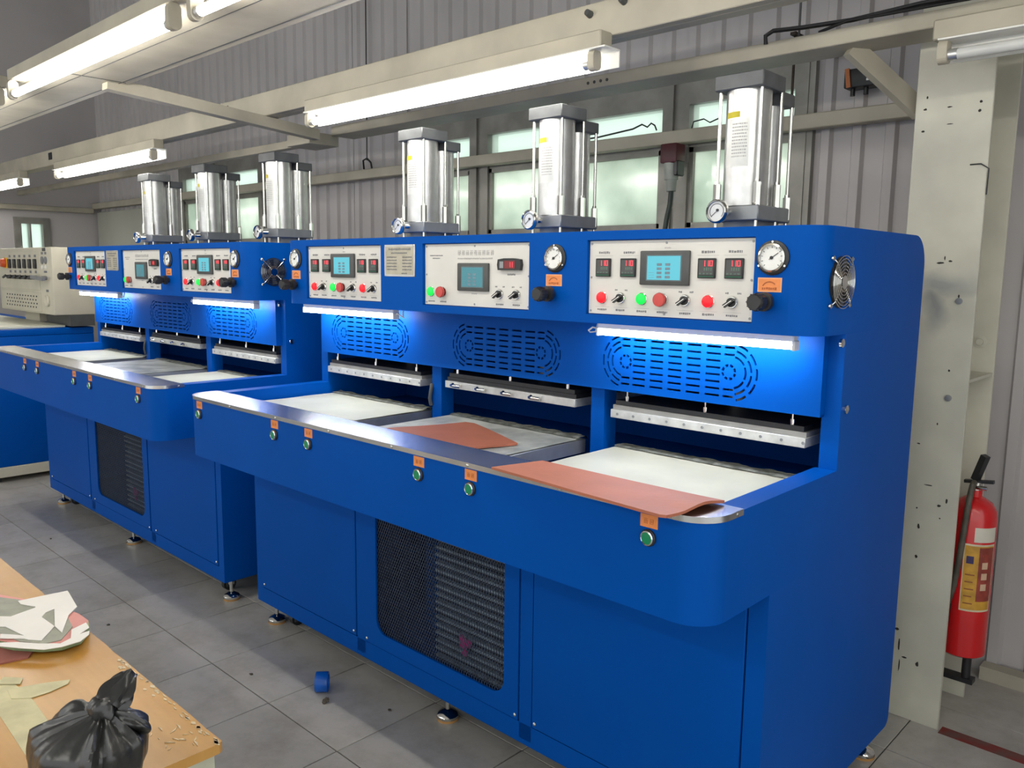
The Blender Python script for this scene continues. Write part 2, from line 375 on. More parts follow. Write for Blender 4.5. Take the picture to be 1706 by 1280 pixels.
for a, b in zip(edges, edges[1:]):
    win = any(a - 0.01 < w0 and w1 < b + 0.01 for w0, w1 in WINS)
    if win: sheet(a, b, 0.0, ZS - 0.02); sheet(a, b, ZT + 0.06, 4.2)
    else: sheet(a, b + (0.004 if b < 3 else 0), 0.0, 4.2)
MB().box(0.075, 3.2, WY - 0.08, WY - 0.022, 0.0, 0.05).build('base_angle', CREAM, wall)

# windows
def window(i, x0, x1):
    f = MB()
    y0, y1 = WY - 0.035, WY + 0.05
    for a, b in ((x0 - 0.055, x0), (x1, x1 + 0.055)): f.box(a, b, y0, y1, ZS - 0.04, ZT + 0.07)
    f.box(x0, x1, y0, y1, ZS - 0.04, ZS); f.box(x0, x1, y0, y1, ZT - 0.035, ZT + 0.07); f.box(x0, x1, y0 + 0.01, y1, 2.02, 2.09)
    w = f.build('window_%d' % i, ALUWIN); tag(w, kind='structure')
    r = MB(); g = 0.022
    for a, b, c, d in ((x0, x1, ZS, ZS + g), (x0, x1, 2.02 - g, 2.02), (x0, x0 + g, ZS, 2.02), (x1 - g, x1, ZS, 2.02)): r.box(a, b, y0 + 0.012, y0 + 0.035, c, d)
    r.build('sash', ALUWIN, w)
    MB().box(x0 + 0.004, x1 - 0.004, WY - 0.004, WY + 0.001, ZS, 2.02).build('pane', PANE, w)
    MB().box(x0 + 0.004, x1 - 0.004, WY - 0.004, WY + 0.001, 2.09, ZT - 0.035).build('upper_pane', PANE_UP, w)
for i, (a, b) in enumerate(WINS): window(i + 1, a, b)
gaps = MB()
for a, b in ((-2.635, -2.60), (-1.99, -1.955), (-1.355, -1.325), (-5.725, -5.575)): gaps.box(a, b, WY - 0.02, WY + 0.03, ZS - 0.04, ZT + 0.07)
for a, b in ((-3.26, -3.235), (-0.725, -0.70), (-6.36, -6.335), (-4.965, -4.94)): gaps.box(a, b, WY - 0.03, WY + 0.03, ZS - 0.04, ZT + 0.07)
tag(gaps.build('trim_1', ALUWIN), kind='structure')
# girts along the wall
g = MB().box(-8.2, -0.145, 1.85, 1.905, 2.03, 2.088, 0, 0.004, 1).build('trim_2', CREAM); tag(g, kind='structure')
g = MB().box(-8.19, -8.14, -3.0, 1.85, 1.985, 2.035, 0, 0.004, 1).build('trim_3', CREAM); tag(g, kind='structure')
# end wall at the far left with its bright narrow window
wl = MB().box(-8.36, -8.24, -4.5, 1.14, 0, 4.2).box(-8.36, -8.24, 1.45, WY, 0, 4.2).box(-8.36, -8.24, 1.14, 1.45, 0, 1.2).box(-8.36, -8.24, 1.14, 1.45, 1.92, 4.2).build('wall_left', WALLM); tag(wl, kind='structure')
f = MB()
for a, b, c, d in ((1.14, 1.20, 1.2, 1.92), (1.39, 1.45, 1.2, 1.92), (1.20, 1.39, 1.2, 1.26), (1.20, 1.39, 1.86, 1.92), (1.27, 1.285, 1.26, 1.86)): f.box(-8.30, -8.21, a, b, c, d)
wd = f.build('window_7', ALUWIN); tag(wd, kind='structure')
MB().box(-8.27, -8.265, 1.20, 1.39, 1.26, 1.86).build('pane', PANE_UP, wd)
bp_ = MB().box(-8.2, -7.05, 1.90, 1.925, 0.0, 2.0, 0, 0.003, 1).build('wall_partition', WALLB); tag(bp_, kind='structure')
wr = MB().box(1.7, 1.82, 0.75, 2.12, 0, 4.2).build('wall_light_blocker', WALLM); tag(wr, kind='structure')  # unseen wall piece, added to keep light off the recess behind the column
rf = MB().box(-8.36, 3.2, -4.5, 2.12, 4.2, 4.3).build('ceiling', ROOFM); tag(rf, kind='structure')
# steel column beside the near machine
col = empty('steel_column', (-0.0325, 1.54, 0))
tag(col, 'cream painted steel H column with chipped paint beside the near blue machine', 'column')
MB().box(-0.1075, 0.1075, -0.15, -0.138, 0, 4.2, 0, 0.002, 1).build('front_flange', scuffed(), col)
MB().box(-0.1075, 0.1075, 0.138, 0.15, 0, 4.2, 0, 0.002, 1).build('rear_flange', CREAM_W, col)
MB().box(-0.006, 0.006, -0.138, 0.138, 0, 4.2).build('web', CREAM_W, col)
MB().box(0.006, 0.104, -0.138, 0.138, 1.135, 1.145).build('stiffener_plate', CREAM_W, col)
ch = MB()
for (px, pz, w, h) in ((-0.075, 2.0, .008, .012), (-0.078, 1.965, .012, .008), (-0.08, 1.90, .012, .008), (0.075, 1.97, .010, .010), (0.073, 1.945, .010, .010), (-0.01, 1.965, .022, .005), (-0.005, 1.915, .02, .004), (0.0, 1.50, .022, .008), (0.012, 1.515, .005, .02), (0.028, 1.505, .016, .007),
                       (0.0, 0.66, .008, .022), (-0.01, 0.72, .007, .006), (0.02, 0.80, .03, .004), (0.0, 0.56, .010, .012), (0.055, 0.74, .012, .01), (0.075, 0.76, .008, .018), (0.06, 0.70, .006, .006), (-0.04, 0.30, .02, .01), (-0.03, 0.25, .006, .05), (-0.025, 0.18, .005, .05), (-0.01, 0.21, .018, .006), (0.03, 0.2, .012, .02), (-0.02, 0.93, .012, .006), (0.05, 1.17, .008, .008), (0.03, 1.0, .006, .01), (-0.05, 1.08, .006, .006), (-0.06, 1.3, .007, .007), (0.06, 1.4, .006, .012)):
    n_ = 7; r0 = random.random() * 6
    poly = [(px + math.cos(2 * PI * k / n_ + r0) * w / 2 * random.uniform(0.6, 1.1), pz + math.sin(2 * PI * k / n_ + r0) * h / 2 * random.uniform(0.6, 1.1)) for k in range(n_)]
    ch.prism(poly, 'y', -0.1506, -0.1499)
tag(ch.build('paint_chips', pm('bare_rust', (0.035, 0.030, 0.025), 0.8, 0, 0.3, 60), col), kind='stuff')
for (bx_, bz) in ((0.062, 1.385), (0.055, 1.085)): MB().lathe([(0.010, 0), (0.010, 0.006), (0.0, 0.007)], (bx_, -0.150, bz), (0, -1, 0), 10, 0).build('bolt', ALU_D, col)
MB().lathe([(0.020, 0), (0.020, 0.004), (0.011, 0.005), (0.011, 0.012), (0.0, 0.012)], (0.06, 0.138, 1.245), (0, -1, 0), 14, 0).build('bolt', CREAM_W, col)
MB().tube([(0.06, -0.152, 1.79), (0.09, -0.156, 1.79), (0.112, -0.156, 1.775), (0.110, -0.152, 1.70)], 0.002, 6).build('wire_stub', BLACK, col)
rl = MB().box(0.08, 1.6, 1.375, 1.425, 0.0001, 0.0015).build('floor_marking', REDLINE, floor)
# overhead steel
def beam(name, label, *boxes):
    m = MB()
    for b in boxes: m.box(*b, 0, 0.003, 1)
    o = m.build(name, CREAM); return tag(o, label, 'beam')
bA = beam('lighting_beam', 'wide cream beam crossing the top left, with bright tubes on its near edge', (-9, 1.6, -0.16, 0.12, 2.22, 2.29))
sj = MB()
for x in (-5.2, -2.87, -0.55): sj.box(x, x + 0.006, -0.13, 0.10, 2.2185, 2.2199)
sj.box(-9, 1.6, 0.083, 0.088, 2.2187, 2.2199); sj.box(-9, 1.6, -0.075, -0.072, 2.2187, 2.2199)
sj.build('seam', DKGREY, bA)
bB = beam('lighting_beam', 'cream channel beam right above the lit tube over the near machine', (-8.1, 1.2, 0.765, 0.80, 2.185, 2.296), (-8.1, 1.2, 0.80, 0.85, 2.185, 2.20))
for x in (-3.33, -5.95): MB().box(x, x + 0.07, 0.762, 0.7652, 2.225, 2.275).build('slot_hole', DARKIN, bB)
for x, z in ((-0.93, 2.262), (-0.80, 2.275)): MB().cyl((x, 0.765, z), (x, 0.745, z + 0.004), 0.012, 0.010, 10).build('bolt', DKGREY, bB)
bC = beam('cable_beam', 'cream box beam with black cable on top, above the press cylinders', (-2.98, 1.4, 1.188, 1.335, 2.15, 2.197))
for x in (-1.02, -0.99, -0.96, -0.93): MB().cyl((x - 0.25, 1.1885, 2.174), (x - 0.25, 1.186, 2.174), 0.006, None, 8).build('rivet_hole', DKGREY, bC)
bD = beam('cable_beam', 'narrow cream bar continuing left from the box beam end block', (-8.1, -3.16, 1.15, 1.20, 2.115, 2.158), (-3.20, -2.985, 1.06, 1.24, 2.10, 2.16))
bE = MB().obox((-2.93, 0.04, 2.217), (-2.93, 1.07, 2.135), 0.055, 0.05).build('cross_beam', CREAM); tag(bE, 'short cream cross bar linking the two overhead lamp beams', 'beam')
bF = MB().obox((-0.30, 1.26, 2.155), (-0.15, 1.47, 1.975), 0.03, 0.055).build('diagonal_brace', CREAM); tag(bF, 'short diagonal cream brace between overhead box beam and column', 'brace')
tag(MB().tube([(-0.545, 1.185, 2.19), (-0.545, 1.18, 2.215), (-0.53, 1.20, 2.232), (-0.45, 1.24, 2.236), (-0.30, 1.25, 2.232), (-0.1, 1.25, 2.24), (0.2, 1.25, 2.236), (0.6, 1.27, 2.24)], 0.007, 8).tube([(-0.40, 1.25, 2.215), (-0.3, 1.23, 2.228), (-0.2, 1.23, 2.224), (0.0, 1.26, 2.23), (0.5, 1.29, 2.23)], 0.005, 8).build('power_cable', BLACK), 'black cable lying along the top of the cream box beam', 'cable')
tag(MB().cyl((-0.475, 1.27, 2.197), (-0.475, 1.27, 4.2), 0.004, None, 8).build('hanger_rod', DKGREY), 'thin dark rod hanging down onto the cream box beam', 'rod')
tag(MB().cyl((-0.62, 1.55, 2.085), (-0.62, 1.55, 2.32), 0.005, None, 8).obox((-0.62, 1.53, 2.31), (-0.62, 1.93, 2.31), 0.02, 0.01).build('threaded_rod', pm('rusty_rod', (0.05, 0.035, 0.025), 0.7, 0.3, 0.2, 50)), 'short rusty threaded rod hanging behind the nearest press cylinder', 'rod')
for i, (x, y0, l) in enumerate(((-4.05, 1.93, 'dark hanging wire against the wall above the gap between machines'),)):
    tag(MB().tube([(-3.62, 1.90, 4.19), (-3.622, 1.90, 3.0), (-3.62, 1.895, 2.15)], 0.004, 6).tube([(-3.66, 1.90, 2.10), (-3.64, 1.88, 2.15), (-3.60, 1.88, 2.16), (-3.56, 1.88, 2.13), (-3.55, 1.88, 2.095)], 0.006, 6).build('hanging_wire', BLACK), l, 'wire')
tag(MB().tube([(-1.98, 1.84, 2.093), (-1.72, 1.84, 2.098), (-1.52, 1.84, 2.115), (-1.47, 1.84, 2.13), (-1.44, 1.84, 2.115), (-1.42, 1.84, 2.130), (-1.40, 1.84, 2.118), (-1.39, 1.84, 2.096)], 0.004, 6).build('loose_wire', BLACK), 'thin black wire lying on the wall rail left of the red plug', 'wire')
tag(MB().tube([(-1.22, 1.86, 2.09), (-1.20, 1.84, 2.112), (-1.15, 1.84, 2.118), (-1.12, 1.84, 2.10), (-1.07, 1.84, 2.115)], 0.003, 6).build('loose_wire', BLACK), 'short curl of black wire on the rail right of the red plug', 'wire')

# ------------------------------------------------------------------ fluorescent fixtures
def fixture(x0, x1, y, z, label, lit=True, hy=0.05, refl=True, group='overhead fluorescent fixtures'):
    # y, z: tube axis; the housing sits above and behind the tube
    t = empty('fluorescent_light', ((x0 + x1) / 2, y, z)); L = (x1 - x0) / 2
    tag(t, label, 'light fixture', group)
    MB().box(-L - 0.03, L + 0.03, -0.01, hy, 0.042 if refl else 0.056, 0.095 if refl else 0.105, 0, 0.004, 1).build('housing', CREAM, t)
    if refl: MB().prism([(-0.028, 0.0405), (0.050, 0.0405), (0.050, -0.012), (0.046, -0.012), (0.046, 0.036), (-0.028, 0.036)], 'x', -L - 0.01, L + 0.06).build('reflector', WHITE, t)
    for s in (-1, 1):
        MB().prism(rrect(-0.020, 0.020, -0.022, 0.040 if refl else 0.056, 0.018, 5), 'x', s * L - 0.012, s * L + 0.012).build('lampholder', CREAM, t)
    MB().cyl((-L + 0.02, 0, 0), (L - 0.02, 0, 0), 0.0145, None, 16).build('tube', TUBE_M if lit else TUBE_OFF, t)
    for s in (-1, 1): MB().cyl((s * (L - 0.035), 0, 0), (s * (L - 0.010), 0, 0), 0.0152, None, 16).build('tube_cap', ALU, t)
    return t
fixture(-2.42, -0.86, 0.70, 2.092, 'lit fluorescent fixture with cream housing high above the near machine')
fixture(-5.60, -4.02, 0.70, 2.082, 'lit fluorescent fixture above the farther blue machine')
fixture(-8.0, -6.42, 0.70, 2.082, 'lit fluorescent fixture end at the far left edge, above the beige control box')
fixture(-3.25, -1.72, -0.215, 2.175, 'long lit fluorescent fixture on the near edge of the wide beam, top left corner', refl=False)
fixture(-1.58, -0.05, -0.215, 2.175, 'lit fluorescent fixture cut by the top edge, next along the wide beam', refl=False)
fixture(-5.20, -3.45, -0.215, 2.175, 'fluorescent fixture whose yellowed end shows at the left edge', True, refl=False)
fixture(0.10, 1.55, -0.215, 2.175, 'fluorescent fixture added for fill light outside the view, right along the wide beam', refl=False)  # unseen extra tube, added as fill light from the right
fixture(-3.2, -1.67, -2.35, 2.30, 'fluorescent fixture added for fill light behind the viewpoint, left')  # added fill lamp, never in view; brightens floor and fronts
fixture(-1.0, 0.53, -2.35, 2.30, 'fluorescent fixture added for fill light behind the viewpoint, right')  # second added fill lamp behind the camera, never in view
fixture(0.02, 1.30, 1.09, 2.045, 'unlit fluorescent fixture with pinkish tube end in front of the column', False, 0.095)

# ================================================================== THE PRESS MACHINE
ML = 2.215; MD = 1.134; ZC = 0.985; ZA = 0.7625; ZHB = 1.32; ZHT = 1.57; YH = 0.43; YL = 0.27
ST = [-ML / 6, -ML / 2, -ML * 5 / 6]       # station centres (right to left)
def make_machine():
    M = empty('press_machine')
    P = lambda mb, name, mat, par=None, loc=None: mb.build(name, mat, M if par is None else par, loc)
    # ---- carcass: side plates, back, floor, frame posts
    prof = [(YL, 0.10)] + arc(MD - 0.03, 0.13, 0.03, -90, 0, 5) + [(MD, ZHB), (0.60, ZHB), (0.60, ZA), (YL, ZA)]
    for a, b in ((-0.046, 0.0), (-ML, -ML + 0.046)):
        P(MB().prism(prof, 'x', a, b), 'side_plate', BLUE)
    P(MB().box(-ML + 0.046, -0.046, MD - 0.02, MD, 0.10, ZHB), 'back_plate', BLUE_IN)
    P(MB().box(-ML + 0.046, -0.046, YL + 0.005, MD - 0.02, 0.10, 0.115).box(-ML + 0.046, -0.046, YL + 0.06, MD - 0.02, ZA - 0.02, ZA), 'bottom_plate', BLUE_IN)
    for a, b in ((-1.525, -1.478), (-0.739, -0.692)):
        P(MB().box(a, b, YL, YL + 0.04, 0.115, ZA), 'frame_post', BLUE)
    P(MB().box(-ML + 0.046, -0.046, YL, YL + 0.03, 0.10, 0.163), 'plinth_rail', BLUE)
    # doors and the ventilated centre panel
    for a, b, nm in ((-2.166, -1.529, 'door'), (-0.688, -0.050, 'door')):
        d = P(MB().box(a, b, YL - 0.003, YL + 0.015, 0.167, ZA - 0.004, 0, 0.0015, 1), nm, BLUE)
        for x in (a + 0.012, b - 0.012): P(MB().lathe([(0.0055, 0), (0.0055, 0.002), (0.003, 0.004), (0, 0.0042)], (x, YL - 0.003, 0.182), (0, -1, 0), 8), 'screw', CHROME, d)
    c = MB(); hole = rrect(-1.411, -0.800, 0.219, 0.700, 0.05, 6)
    plate_hole(c, -1.474, -0.743, 0.167, ZA - 0.004, hole, YL - 0.003, YL + 0.004)
    cp = P(c, 'vented_panel', BLUE)
    for x in (-1.464, -0.753): P(MB().lathe([(0.0055, 0), (0.0055, 0.002), (0.003, 0.004), (0, 0.0042)], (x, YL - 0.003, 0.180), (0, -1, 0), 8), 'screw', CHROME, cp)
    # expanded metal mesh
    g = MB(); x0, x1, z0, z1 = -1.418, -0.793, 0.212, 0.708; sl = 1.9; pitch = 0.0112
    for s in (1, -1):
        k = x0 - (z1 - z0) / sl
        while k < x1 + (z1 - z0) / sl:
            # x = k + s*(z-z0)/sl
            za, zb = z0, z1
            lim = []
            for xe in (x0, x1): lim.append(z0 + s * (xe - k) * sl)
            za = max(z0, min(lim)); zb = min(z1, max(lim))
            if zb - za > 0.01:
                xa = k + s * (za - z0) / sl; xb = k + s * (zb - z0) / sl
                w = 0.0022; y = YL + 0.006
                g.add([(xa - w / 2, y, za), (xa + w / 2, y, za), (xb + w / 2, y, zb), (xb - w / 2, y, zb), (xa - w / 2, y + 0.0012, za), (xa + w / 2, y + 0.0012, za), (xb + w / 2, y + 0.0012, zb), (xb - w / 2, y + 0.0012, zb)],
                      [(0, 1, 2, 3), (7, 6, 5, 4), (0, 3, 7, 4), (1, 5, 6, 2)])
            k += pitch
    o = g.build('mesh_grille', pm('grey_blue_mesh', (0.045, 0.065, 0.11), 0.5, 0.2, 0.1, 30), cp, None, False); tag(o, 'expanded metal mesh over the cooling unit', kind='stuff')
    # condenser with fins behind the mesh
    cd = P(MB().box(-1.175, -0.79, YL + 0.075, YL + 0.13, 0.175, 0.70), 'condenser', DARKIN)
    fin = MB().box(-0.185, 0.185, -0.004, 0.012, -0.0045, 0.0045, 0, 0.001, 1).build('fin', pm('grey_fin', (0.30, 0.36, 0.43), 0.4, 0.3, 0.1, 20), cd)
    put(fin, [(-0.985, YL + 0.060, 0.20 + 0.0265 * k) for k in range(18)], cd)
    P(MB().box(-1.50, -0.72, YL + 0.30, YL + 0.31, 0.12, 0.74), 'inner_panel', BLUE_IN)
    bl = MB()
    for (a, b, r) in ((0, 0, .020), (.022, .006, .014), (.004, -.030, .012), (-.012, .016, .012)): bl.lathe([(0, -r * .5), (r * .8, -r * .3), (r, 0), (r * .8, r * .3), (0, r * .5)], (-1.015 + a, YL + 0.040, 0.295 + b), (0, 1, 0), 9)
    P(bl, 'rag', MAGENTA)
    # ---- work table: apron, side walls, well
    R = 0.075; i = 0.055
    outer = [(0, 0.60)] + [(0, R)] + arc(-R, R, R, 0, -90, 8)[1:] + arc(-ML + R, R, R, -90, -180, 8) + [(-ML, 0.60)]
    inner = [(-ML + i, 0.60), (-ML + i, 0.128), (-i, 0.128), (-i, 0.60)]
    P(MB().prism(outer + inner, 'z', ZA, ZC, 0, True), 'table_apron', BLUE)
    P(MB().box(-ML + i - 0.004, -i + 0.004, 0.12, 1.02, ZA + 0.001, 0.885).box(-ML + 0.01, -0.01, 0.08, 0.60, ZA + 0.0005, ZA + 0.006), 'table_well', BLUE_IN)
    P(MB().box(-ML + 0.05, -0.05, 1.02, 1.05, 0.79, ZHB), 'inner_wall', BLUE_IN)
    # stainless nosing
    o2 = [(0.002, 0.128)] + [(0.002, R)] + arc(-R, R, R + 0.002, 0, -90, 8)[1:] + arc(-ML + R, R, R + 0.002, -90, -180, 8) + [(-ML - 0.002, 0.128)]
    nz = P(MB().prism(o2, 'z', ZC - 0.010, ZC + 0.003, 0, True), 'steel_nosing', STEEL)
    scw = MB().lathe([(0.0045, 0), (0.0045, 0.0015), (0, 0.003)], (0, 0, 0), (0, -1, 0), 8).build('screw', CHROME, nz)
    put(scw, [(x, -0.002, ZC - 0.004) for x in (-1.875, -1.575, -1.275, -0.975, -0.675, -0.375, -0.085)], nz)
    for x, s in ((0.002, 1), (-ML - 0.002, -1)):
        P(MB().lathe([(0.0045, 0), (0.0045, 0.0015), (0, 0.003)], (x, 0.105, ZC - 0.004), (s, 0, 0), 8), 'screw', CHROME, nz)
    # start buttons under orange tags
    bt = MB().lathe([(0.018, 0), (0.018, 0.004), (0.0155, 0.006)], (0, 0, 0), (0, -1, 0), 20, 0).lathe([(0.0155, 0.004), (0.0155, 0.009), (0.013, 0.0105), (0.012, 0.009)], (0, 0, 0), (0, -1, 0), 20, 1).lathe([(0.0125, 0.006), (0.0125, 0.0095), (0, 0.0105)], (0, 0, 0), (0, -1, 0), 20, 2)
    bt = P(bt, 'start_button', [BLACK, CHROME, GRN_B])
    put(bt, [(x, 0, 0.924) for x in (-0.139, -0.664, -0.862, -1.386, -1.583, -2.106)], M)
    tg = MB().box(-0.021, 0.021, -0.0012, 0, -0.0135, 0.0135); glyph(tg, -0.013, -0.006, 0.012, -0.0012, 1); glyph(tg, 0.001, -0.006, 0.012, -0.0012, 1)
    tg = P(tg, 'button_tag', [ORANGE, ORANGE_I])
    put(tg, [(x, 0, 0.9585) for x in (-0.139, -0.664, -0.862, -1.386, -1.583, -2.106)], M)
    # ---- uprights of the press bay
    for x in (-ML / 3, -2 * ML / 3):
        P(MB().box(x - 0.022, x + 0.028, 0.60, 0.66, 0.87, ZHB), 'bay_post', BLUE)
    # ---- vent panel with pierced slots
    vp = MB().box(-2.172, -0.040, 0.575, 0.581, 1.115, ZHB - 0.002).build('vent_panel', BLUE, M)
    cut = MB()
    def slot(cx, cz, l, h): cut.box(cx - l / 2, cx + l / 2, 0.55, 0.60, cz - h / 2, cz + h / 2)
    def arcslot(cx, cz, r, a0, a1, h):
        n = 5; pts = [(cx + (r + h / 2) * math.cos(math.radians(a0 + (a1 - a0) * k / n)), cz + (r + h / 2) * math.sin(math.radians(a0 + (a1 - a0) * k / n))) for k in range(n + 1)]
        pts += [(cx + (r - h / 2) * math.cos(math.radians(a1 + (a0 - a1) * k / n)), cz + (r - h / 2) * math.sin(math.radians(a1 + (a0 - a1) * k / n))) for k in range(n + 1)]
        cut.prism(pts, 'y', 0.55, 0.60)
    zc = 1.203; hh = 0.0058
    for sx in ST:
        sx -= 0.085 if sx == ST[0] else 0.005
        cols = (-0.118, -0.059, 0.0, 0.059, 0.118)
        for ci, dx in enumerate(cols):
            for k in range(8): slot(sx + dx, zc + (k - 3.5) * 0.0185, 0.043, hh)
        for s in (-1, 1):
            ex = sx + s * 0.165
            for k in (0, 1, 6, 7): slot(ex, zc + (k - 3.5) * 0.0185, 0.030, hh)
            for r, n in ((0.042, 3), (0.058, 4), (0.074, 5)):
                for k in range(n):
                    a0 = -80 + 160 * k / n + 4; a1 = -80 + 160 * (k + 1) / n - 4
                    if s < 0: a0, a1 = 180 - a1, 180 - a0
                    arcslot(ex + s * 0.006, zc, r, a0, a1, hh)
            for k in range(8): arcslot(ex, zc, 0.018, 45 * k + 6, 45 * k + 36, 0.007)
    co = cut.build('slot_cutter', BLUE_IN)
    bo = vp.modifiers.new('b', 'BOOLEAN'); bo.operation = 'DIFFERENCE'; bo.object = co; bo.solver = 'EXACT'
    dg = bpy.context.evaluated_depsgraph_get(); nm = bpy.data.meshes.new_from_object(vp.evaluated_get(dg))
    vp.modifiers.clear(); vp.data = nm; nm.name = 'vent_panel'
    bpy.data.objects.remove(co)
    P(MB().box(-2.172, -2.166, 0.581, 0.62, 1.115, ZHB - 0.002).box(-0.046, -0.040, 0.581, 0.62, 1.115, ZHB - 0.002).box(-2.172, -0.04, 0.581, 0.60, 1.115, 1.120), 'vent_return', BLUE, vp)
    P(MB().box(-2.15, -0.06, 0.700, 0.705, 1.14, ZHB), 'vent_back', BLUE_IN, vp)
    # ---- hood
    h = MB(); r = 0.07
    fx = [-ML + r] ; holes = [(-2.052, -1.578), (-1.352, -0.871), (-0.656, -0.158)]; hz0, hz1 = 1.344, 1.546
    plan = arc(-ML + r, YH + r, r, 180, 270, 8); planr = arc(-r, YH + r, r, -90, 0, 8)
    zmat = [ZHB, ZHT]
    full = planr + [(0, 0.92), (-ML, 0.92)] + plan
    # top, bottom, curved ends
    tv = [(x, y, ZHT) for x, y in full]; bv = [(x, y, ZHB) for x, y in full]
    h.add(tv, [tuple(range(len(full)))]); h.add(bv, [tuple(range(len(full) - 1, -1, -1))])
    for pl in (plan, planr):
        n = len(pl); h.add([(x, y, z) for z in (ZHB, ZHT) for x, y in pl], [(k, k + 1, n + k + 1, n + k) for k in range(n - 1)], 0, True)
    for x in (0, -ML): h.add([(x, YH + r, ZHB), (x, 0.92, ZHB), (x, 0.92, ZHT), (x, YH + r, ZHT)], [(0, 1, 2, 3)])
    xs = [-ML + r] + [q for p in holes for q in p] + [-r]
    for k in range(len(xs) - 1):
        zr = [(ZHB, hz0), (hz1, ZHT)] if k % 2 else [(ZHB, hz0), (hz0, hz1), (hz1, ZHT)]
        for za, zb in zr: h.add([(xs[k], YH, za), (xs[k + 1], YH, za), (xs[k + 1], YH, zb), (xs[k], YH, zb)], [(0, 1, 2, 3)])
    for a, b in holes:
        q = [(a, hz0), (b, hz0), (b, hz1), (a, hz1)]
        h.add([(x, y, z) for y in (YH, YH + 0.014) for x, z in q], [(0, 1, 5, 4), (1, 2, 6, 5), (2, 3, 7, 6), (3, 0, 4, 7), (4, 5, 6, 7)])
    rear = [(0.9201, ZHB), (MD, ZHB)] + arc(MD - 0.085, ZHT - 0.085, 0.085, 0, 90, 8) + [(0.9201, ZHT)]
    h.prism(rear, 'x', -ML, 0.0)
    hood = P(h, 'hood', BLUE)
    for z in (1.36, 1.135):
        P(MB().lathe([(0.011, 0), (0.011, 0.006), (0.006, 0.008), (0, 0.008)], (0, 0.572 if z > 1.2 else 0.625, 1.30 if z > 1.2 else 1.135), (1, 0, 0), 10), 'side_bolt', CHROME)
    # fan with wire guard in the right side of the hood
    fy, fz, fr = 0.545, 1.443, 0.058
    fn = P(MB().cyl((0.0004, fy, fz), (0.0015, fy, fz), 0.060, None, 28), 'fan', DARKIN)
    fb = MB().cyl((0.0012, fy, fz), (0.004, fy, fz), 0.026, None, 20)
    P(fb, 'fan_hub', pm('brown_fan_hub', (0.20, 0.15, 0.10), 0.5, 0, 0.3, 60), fn)
    bl = MB()
    for k in range(7):
        a = 2 * PI * k / 7; p = lambda rr, aa: (0.003, fy + rr * math.cos(aa), fz + rr * math.sin(aa))
        bl.add([p(.026, a), p(.056, a + .15), p(.056, a + .62), p(.026, a + .5)], [(0, 1, 2, 3)]).add([(0.0018, q[1], q[2]) for q in (p(.026, a), p(.056, a + .15), p(.056, a + .62), p(.026, a + .5))], [(3, 2, 1, 0)])
    P(bl, 'fan_blades', DKGREY, fn)
    gd = MB()
    for rr in (0.022, 0.030, 0.038, 0.046, 0.054, 0.061): gd.tube([(0.010, fy + rr * math.cos(2 * PI * k / 28), fz + rr * math.sin(2 * PI * k / 28)) for k in range(28)], 0.0011, 5, 0, True)
    gd.cyl((0.009, fy, fz), (0.0112, fy, fz), 0.016, None, 16)
    P(gd, 'guard_rings', CHROME, fn)
    gs = MB()
    for k in range(4):
        a = PI / 4 + PI / 2 * k; c, s = math.cos(a), math.sin(a)
        gs.tube([(0.0085, fy + 0.015 * c, fz + 0.015 * s), (0.0085, fy + 0.064 * c, fz + 0.064 * s), (0.003, fy + 0.076 * c, fz + 0.076 * s)], 0.0017, 6)
    P(gs, 'guard_spokes', CHROME, fn)
    bolt = MB().lathe([(0.006, 0), (0.006, 0.004), (0.003, 0.006), (0, 0.006)], (0, 0, 0), (1, 0, 0), 10).build('guard_bolt', CHROME, fn)
    put(bolt, [(0.001, fy + sy * 0.054, fz + sz * 0.054) for sy in (-1, 1) for sz in (-1, 1)], fn)
    # ---- control panels
    yp = YH + 0.010
    def panel(a, b):
        m = MB(); m.box(a + 0.002, b - 0.002, yp, yp + 0.0035, hz0 + 0.002, hz1 - 0.002, 0, 0.0008, 1)
        return P(m, 'control_panel', PANEL)
    def screwset(p, a, b):
        s = MB().lathe([(0.0032, 0), (0.0032, 0.001), (0, 0.0015)], (0, 0, 0), (0, -1, 0), 8).build('screw', ALU_D, p)
        cx = (a + b) / 2; put(s, [(x, yp, z) for x, z in ((a + .01, hz0 + .01), (b - .01, hz0 + .01), (a + .01, hz1 - .01), (b - .01, hz1 - .01), (cx, hz0 + .01), (cx, hz1 - .01), (a + .01, 1.445), (b - .01, 1.445))], p)
    SEG = {0: 'abcdef', 1: 'bc'}
    def seven(mb, dgt, x, z, w, hgt, y, m):
        t = w * 0.17; y0 = y - 0.0006
        R_ = {'a': (0, w, hgt - t, hgt), 'b': (w - t, w, hgt / 2, hgt), 'c': (w - t, w, 0, hgt / 2), 'd': (0, w, 0, t), 'e': (0, t, 0, hgt / 2), 'f': (0, t, hgt / 2, hgt)}
        for s in SEG[dgt]:
            q = R_[s]; mb.box(x + q[0], x + q[1], y0, y, z + q[2], z + q[3], m)
    def controller():
        m = MB(); m.box(-0.0245, 0.0245, -0.007, 0, -0.0245, 0.0245, 0, 0.0015, 1)
        m.box(-0.020, 0.020, -0.0073, -0.007, -0.016, 0.020, 1)
        for k, dgt in enumerate((1, 1, 0)): seven(m, dgt, -0.0105 + k * 0.0102, 0.0050, 0.0076, 0.0140, -0.0073, 2)
        for k in range(4): m.box(-0.006 + k * 0.006, -0.0022 + k * 0.006, -0.0077, -0.0073, -0.006, 0.002, 3)
        for k in range(4): m.box(-0.018 + k * 0.0098, -0.012 + k * 0.0098, -0.0080, -0.0073, -0.0145, -0.0115, 3)
        m.box(-0.021, 0.021, -0.0076, -0.007, -0.0215, -0.0185, 4)
